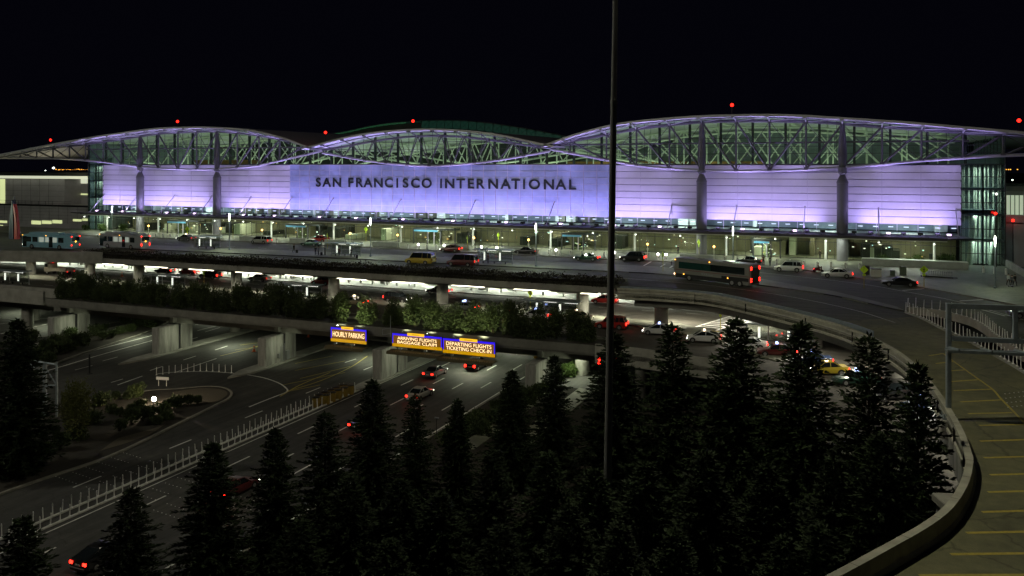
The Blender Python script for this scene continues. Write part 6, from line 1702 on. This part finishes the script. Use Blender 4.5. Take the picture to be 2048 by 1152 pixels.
# ---- sign gantry at right
D0 = 60.0
pb = DP(1897, 832, D0); zt = DP(1897, 606, D0).z; z1 = DP(1897, 676, D0).z; z2 = DP(1897, 697, D0).z
o = thing('sign_gantry', 'grey steel overhead sign gantry seen from behind at the right edge', 'gantry', (pb.x, pb.y, pb.z - .1))
ax = (DP(2420, 0, 56.5) - DP(1897, 0, D0)); ax.z = 0; Lg = ax.length; ax.normalize(); rz = math.atan2(ax.y, ax.x)
zl = lambda z: z - (pb.z - .1)
o.rotation_euler = (0, 0, rz)
b = MB(); b.bev((0, 0, zl(zt) / 2), (.33, .33, zl(zt)), .05); b.build('column', GALV, o, off=Z0)
b = MB(); b.b2(-.5, .5, -.5, .5, -.06, .05); 
for qx in (-.35, .35):
    for qy in (-.35, .35): b.tube((qx, qy, .05), (qx, qy, .3), .05, n=6)
b.build('base_plate', GALV, o, off=Z0)
b = MB(); b.b2(.2, Lg, -.16, .16, zl(zt) - .36, zl(zt) - .02); b.build('top_beam', GALV, o, off=Z0)
b = MB(); b.b2(.2, Lg, -.2, .2, zl(z1) - .16, zl(z1) + .14); b.build('lower_beam', GALV, o, off=Z0)
b = MB(); b.b2(-.3, Lg, -.9, -.82, zl(z2) - .12, zl(z2) + .08); b.b2(-.3, Lg, -.30, -.22, zl(z2) - .12, zl(z2) + .08); b.b2(-.3, Lg, -.82, -.3, zl(z2) - .03, zl(z2) + .02)
for k in range(int(Lg / 2.1)): b.box((k * 2.1 + .2, -.5, zl(z2) + .12), (.14, 1.0, .12), .5)
b.build('catwalk', GALV, o, off=Z0)
for dx in (4.25, 9.5, 14):
    if dx < Lg: b = MB(); b.bev((dx, 0, (zl(zt) - .36 + zl(z1) + .14) / 2), (.32, .3, zl(zt) - .36 - zl(z1) - .14), .04); b.build('hanger', GALV, o, off=Z0)
b = MB(); b.bev((Lg + .2, 0, zl(zt) / 2), (.38, .38, zl(zt)), .05); b.build('column', GALV, o, off=Z0)
cb = DP(1888, 832, 60.4)
b = MB(); b.bev((0, 0, -.65), (1.25, 1.3, 1.3), .08, rz); single(b, 'gantry_corbel', CONC, 'concrete bracket block carrying the gantry column outside the ramp parapet', 'bracket', (pb.x - .05, pb.y, pb.z - .16))
p = DP(1914, 968, 45.8); b = MB(); b.bev((-.3, 0, -.9), (1.2, 2.0, .4), .05, .35); b.bev((-.3, 0, -6.1), (.9, 1.6, 9.9), .05, .35); single(b, 'ramp_abutment', CONC, 'pale concrete ledge block beside the bottom of the ramp wall', 'abutment', (p.x, p.y, DP(1903, 975, 45.8).z))
# ---- left gantry
pA = G(90, 830, ZL + .15); o = thing('sign_gantry', 'small dim lattice gantry standing by the big conifer at left', 'gantry', pA)
b = MB(); b.tube((0, 0, 0), (0, 0, 6.4), .24, n=8); b.build('column', GALV, o, off=Z0)
b = MB(); b.tube((2.0, 0, 0), (2.0, 0, 6.6), .13, n=8); b.build('column', GALV, o, off=Z0)
b = MB(); b.tube((0, 0, 5.9), (2.0, 0, 3.8), .08, n=6); b.tube((0, 0, 3.6), (2.0, 0, 3.8), .09, n=6); b.tube((-3.5, .3, 6.3), (2.0, 0, 6.3), .12, n=6); b.tube((-3.5, .3, 5.4), (0, 0, 5.4), .09, n=6); b.tube((-3.5, .3, 6.3), (-1.8, .1, 5.4), .07, n=6); b.tube((0, 0, 6.3), (-1.8, .1, 5.4), .07, n=6); b.build('lattice_beam', GALV, o, off=Z0)
o = thing('dark_post', 'dark slim post on the median in front of the second road, left', 'post', G(179, 748, ZL)); b = MB(); b.tube((0, 0, 0), (0, 0, 2.9), .13, n=8); b.build('shaft', DARK, o, off=Z0); b = MB(); b.box((0, 0, .05), (.5, .5, .1)); b.build('base_plate', DARK, o, off=Z0)
# signals by the footpath
for px, lab in ((1199, 'red signal light between conifers just left of the mast'), (1230, 'red signal light between conifers just right of the mast')):
    p = DP(px, 720, 96); o = thing('traffic_signal', lab, 'traffic light', (p.x, p.y, ZL)); hh = p.z - ZL
    b = MB(); b.tube((0, 0, 0), (0, 0, hh - .5), .07, n=6); b.build('post', DARK, o, off=Z0); b = MB(); b.bev((0, .1, hh), (.42, .3, 1.2), .05); b.build('signal_head', BLACK, o, off=Z0); b = MB(); b.b2(-.14, .14, -.1, -.06, hh - .2 if px > 1210 else hh - .5, hh + .3); b.build('red_lens', RED, o, off=Z0)
# beacon masts by the right building
for px, py, m_, lab, Y in [(1991, 427, REDE, 'red beacon in front of the glazed right end of the terminal', -2), (1993, 388, WARMW, 'small white lamp high on a pole at the glazed right end', -2), (2026, 441, REDE, 'dim red beacon on the dark right building', 5.2)]:
    p = FY(px, py, Y); o = thing('beacon_mast', lab, 'beacon', (p.x, Y, .15)); h_ = p.z - .15
    b = MB(); b.tube((0, 0, 0), (0, 0, h_ - .15), .06, n=6); b.build('mast', DARK, o, off=Z0); b = MB(); b.ball((0, 0, h_), .26 if m_ is REDE else .18, 8); b.build('lens', m_, o, off=Z0)
# ---- sculpture at left
p = G(28, 478, .15); o = thing('fin_sculpture', 'tall pointed sculpture of one blue and one red blade at the far left', 'sculpture', p)
D_ = (p - CAM).dot(FW); s_ = D_ / FPX
def blade(pts, th, m_, nm):
    b = MB(); n = len(pts); b.loft([[(x * s_, -th, (478 - y) * s_) for x, y in pts], [(x * s_, th, (478 - y) * s_) for x, y in pts]]); b.build(nm, m_, o, off=Z0)
blade([(-10, 478), (3, 478), (2, 440), (1, 412), (-1, 400), (-3, 412), (-8, 440)], .5, mat('blade_blue', (.004, .013, .05), .5, noise=.2, scale=.5), 'blue_blade')
blade([(5, 478), (13, 478), (12, 452), (8, 425), (3, 408), (2, 414), (6, 440)], .45, mat('blade_red', (.36, .014, .006), .5, noise=.15, scale=.5), 'red_blade')
b = MB(); b.tube((0, 0, 76 * s_), (0, 0, 85 * s_), .12, n=6); b.build('finial', DARK, o, off=Z0)

# ================================================================== PEOPLE
CL = dict(black=mat('cloth_black', (.012, .012, .014), .85, noise=.2, scale=12), navy=mat('cloth_navy', (.015, .02, .04), .85, noise=.2, scale=12), white=mat('cloth_white', (.55, .56, .55), .85, noise=.1, scale=12), brown=mat('cloth_brown', (.12, .06, .035), .85, noise=.2, scale=12), yellow=mat('cloth_yellow', (.55, .35, .04), .8, noise=.1, scale=12), grey=mat('cloth_grey', (.10, .10, .11), .85, noise=.2, scale=12), tan=mat('cloth_tan', (.28, .22, .14), .85, noise=.1, scale=12))
def body_mesh(pose):
    V, E, RR = [], [], []
    def add(p, r, par=None):
        V.append(p); RR.append(r); i = len(V) - 1
        if par is not None: E.append((par, i))
        return i
    sit = pose == 'sit'; st = .16 if pose == 'walk' else .03
    hz = .50 if sit else .94
    pel = add((0, 0, hz), .145); w_ = add((0, .01, hz + .18), .125, pel); ch = add((.0, .015, hz + .40), .15, w_); nk = add((0, .0, hz + .56), .058, ch); hd = add((0, -.02, hz + .66), .085, nk); hd2 = add((0, -.02, hz + .76), .082, hd)
    for s in (-1, 1):
        f = s * st
        if sit:
            hp = add((s * .10, -.06, hz), .09, pel); kn = add((s * .12, -.46, hz + .02), .065, hp); an = add((s * .12, -.50, .09), .045, kn); to = add((s * .12, -.66, .04), .035, an)
        else:
            hp = add((s * .09, -f * .15, hz - .08), .095, pel); kn = add((s * .10, -f, .50), .066, hp); an = add((s * .10, -f * 1.3 + (.10 if f < 0 else 0), .09), .045, kn); to = add((s * .10, -f * 1.3 - .13, .035), .035, an)
        sh = add((s * .19, .01, hz + .47), .066, ch); bend = pose == 'hold' and s > 0
        el = add((s * .25, .03 + f * .5, hz + .20), .046, sh); wr = add((s * .25, (-.24 if (bend or sit) else -.04 + f), hz + (.16 if bend or sit else -.05)), .030, el)
        hnd = add((s * .25, V[wr][1] - (.06 if bend or sit else .01), V[wr][2] - (.01 if bend or sit else .07)), .028, wr)
        for k in range(5):
            o_ = (k - 2) * .012
            if k == 4: f1 = add((s * .215, V[hnd][1] - .02, V[hnd][2] + .0), .010, wr)
            else: f1 = add((s * .25 + (.0), V[hnd][1] - .015 + o_, V[hnd][2] - .06 - .006 * (1.5 - abs(k - 1.5))), .009, hnd)
            add((V[f1][0] - s * .008, V[f1][1] - .006, V[f1][2] - .035), .008, f1)
    me = bpy.data.meshes.new('body'); me.from_pydata(V, E, [])
    ob = bpy.data.objects.new('tmp', me); COL.objects.link(ob)
    md = ob.modifiers.new('skin', 'SKIN'); sub = ob.modifiers.new('sub', 'SUBSURF'); sub.levels = 1; sub.render_levels = 1
    for i, sv in enumerate(me.skin_vertices[0].data):
        sv.radius = (RR[i], RR[i] * (.72 if i in (1, 2) else 1)); sv.use_root = (i == 0)
    dg = bpy.context.evaluated_depsgraph_get(); dg.update()
    m2 = bpy.data.meshes.new_from_object(ob.evaluated_get(dg)); bpy.data.objects.remove(ob)
    return m2, hz
BODIES = {k: body_mesh(k) for k in ('stand', 'walk', 'hold', 'sit')}
def person(px, yb, z, pose, top, leg, label, rz, h=1.0, at=None):
    src, hz = BODIES[pose]; me = src.copy(); me.name = 'person_body'
    for m_ in (CL[leg], CL[top], SKIN, BLACK): me.materials.append(m_)
    mi = []
    for p in me.polygons:
        c = p.center
        side = abs(c.x) > .20
        if c.z > hz + .54: i = 2
        elif c.z < .08: i = 3
        elif side and (c.z < hz - .03 or (pose in ('hold', 'sit') and c.y < -.2 and c.z < hz + .22)): i = 2
        elif c.z < hz + .02 and not side: i = 0
        elif pose == 'sit' and c.y < -.12 and not side: i = 0
        else: i = 1
        mi.append(i)
    me.polygons.foreach_set('material_index', mi); me.polygons.foreach_set('use_smooth', [True] * len(me.polygons))
    o = bpy.data.objects.new('person', me); COL.objects.link(o)
    o.location = at if at is not None else G(px, yb, z); o.rotation_euler = (0, 0, rz); o.scale = (h, h, h); tag(o, label, 'person')
    b = MB(); b.lathe((0, .005, hz + .70), [(.096, 0), (.10, .06), (.085, .11), (.04, .145), (.01, .15)], 10); hr = b.build('hair', HAIR, o, off=Z0, smooth=True)
    return o
PPL = [(1640, 518, .15, 'stand', 'black', 'black', 'person in black standing by the glass left of the right great column', 2.8), (1653, 518.5, .15, 'stand', 'navy', 'black', 'person in dark clothes at right of the pair by the glass', -2.5), (1527, 530, .15, 'hold', 'brown', 'black', 'person in brown top behind the coach rear, left of two', .5), (1540, 532, .15, 'stand', 'black', 'navy', 'person in black behind the coach rear, right of two', -.4),
       (588, 505, .12, 'walk', 'black', 'black', 'person in black walking alone on the island pulling a bag', 1.4), (631, 510, .12, 'stand', 'black', 'navy', 'left one of three dark figures waiting left of the lit shelter', .3), (637, 510.5, .12, 'hold', 'grey', 'black', 'middle one of three dark figures waiting left of the lit shelter', -1), (650, 510, .12, 'stand', 'navy', 'black', 'right one of three dark figures waiting left of the lit shelter', 2), (702, 514, .12, 'hold', 'black', 'black', 'person in black standing in front of the lit shelter', .2), (678, 512, .12, 'stand', 'brown', 'navy', 'person in brown inside the lit shelter', 0), (976, 527, .12, 'stand', 'brown', 'black', 'person in dark red brown inside the right island shelter', 0),
       (1356, 508, .15, 'hold', 'black', 'black', 'person in black by the kerb above the coach front', -.6), (2017, 571, .15, 'walk', 'white', 'black', 'person in white shirt walking on the dark plaza at right', .4), (2030, 572, .15, 'walk', 'black', 'black', 'person in black walking beside the white shirt on the plaza', .5), (2024, 574, .15, 'hold', 'grey', 'black', 'person in grey pushing a cart between the plaza pair', .4),
       (1230, 605, ZA + .15, 'walk', 'tan', 'tan', 'person in tan trousers on the arrivals kerb right of the mast', 1.2), (1276, 609, ZA + .15, 'stand', 'yellow', 'navy', 'person in yellow vest on the bright arrivals sidewalk', .2), (1346, 612, ZA + .15, 'stand', 'grey', 'black', 'person in grey on the arrivals sidewalk beside a column', .6), (1411, 622, ZA + .15, 'hold', 'black', 'black', 'person in black with bag at the arrivals kerb left of the crosswalk', .2), (1432, 621, ZA + .15, 'stand', 'black', 'black', 'person in black at the head of the striped arrivals crosswalk', -.3), (1029, 585, ZA + .15, 'walk', 'navy', 'black', 'person in navy crossing the arrivals sidewalk near the hedge end', 1.5), (395, 570, ZA, 'stand', 'black', 'black', 'person in black standing left of the bright crossing sign', 0), (915, 569, ZA + .15, 'walk', 'grey', 'black', 'person in grey on the arrivals sidewalk right of the white wall', 1.5)]
for a in PPL: person(*a)
# a rider on a scooter
p = G(1636, 545, 0); o = thing('motor_scooter', 'scooter with red rear lamp stopped between the white SUV and white sedan', 'scooter', p, PI / 2)
b = MB(); b.bev((0, .1, .55), (.32, 1.0, .35), .08); b.bev((0, -.55, .75), (.34, .14, .7), .05); b.b2(-.15, .15, -.5, -.05, .28, .34); b.build('body', PAINTS['maroon'], o, off=Z0)
for y in (-.65, .6):
    b = MB(); b.tube((-.06, y, .25), (.06, y, .25), .25, n=12); b.build('wheel', RUBBER, o, off=Z0)
b = MB(); b.path([(-.32, -.5, 1.05), (.32, -.5, 1.05)], .025, 5); b.tube((0, -.55, .9), (0, -.5, 1.05), .03, n=5); b.build('handlebar', DARK, o, off=Z0)
b = MB(); b.bev((0, .15, .78), (.3, .6, .1), .04); b.build('seat', BLACK, o, off=Z0)
b = MB(); b.box((0, .66, .6), (.2, .06, .1)); b.build('tail_light', RED, o, off=Z0)
person(0, 0, 0, 'sit', 'brown', 'black', 'person seated on the scooter near the white SUV', PI / 2, at=p + Vector((.05, 0, .33)))
# suitcases and a hand cart
def mk_case():
    o = thing('suitcase', 'x', 'suitcase'); b = MB(); b.bev((0, 0, .36), (.42, .26, .6), .05); b.build('shell', CL['black'], o, off=Z0); b = MB(); b.path([(-.12, 0, .66), (-.12, 0, 1.0), (.12, 0, 1.0), (.12, 0, .66)], .015, 5); b.build('handle', DARK, o, off=Z0)
    for q in (-.15, .15):
        b = MB(); b.tube((q, -.1, .05), (q, .1, .05), .05, n=8); b.build('wheel', RUBBER, o, off=Z0)
    return o
for px, yb, z, lab in [(594, 506, .12, 'dark suitcase pulled by the lone walker on the island'), (643, 511, .12, 'dark suitcase among the three waiting figures'), (714, 517, .12, 'dark suitcase right of the figure before the lit shelter'), (1404, 622, ZA + .15, 'dark suitcase beside the person at the arrivals kerb')]: first_or_dup(ST, 'case', mk_case, G(px, yb, z), .3, lab, None)
first_or_dup(ST, 'cart', mk_cart, G(2020, 573, .15) + Vector((.1, -.5, 0)), 1.2, 'luggage cart pushed by the people on the dark plaza', None)
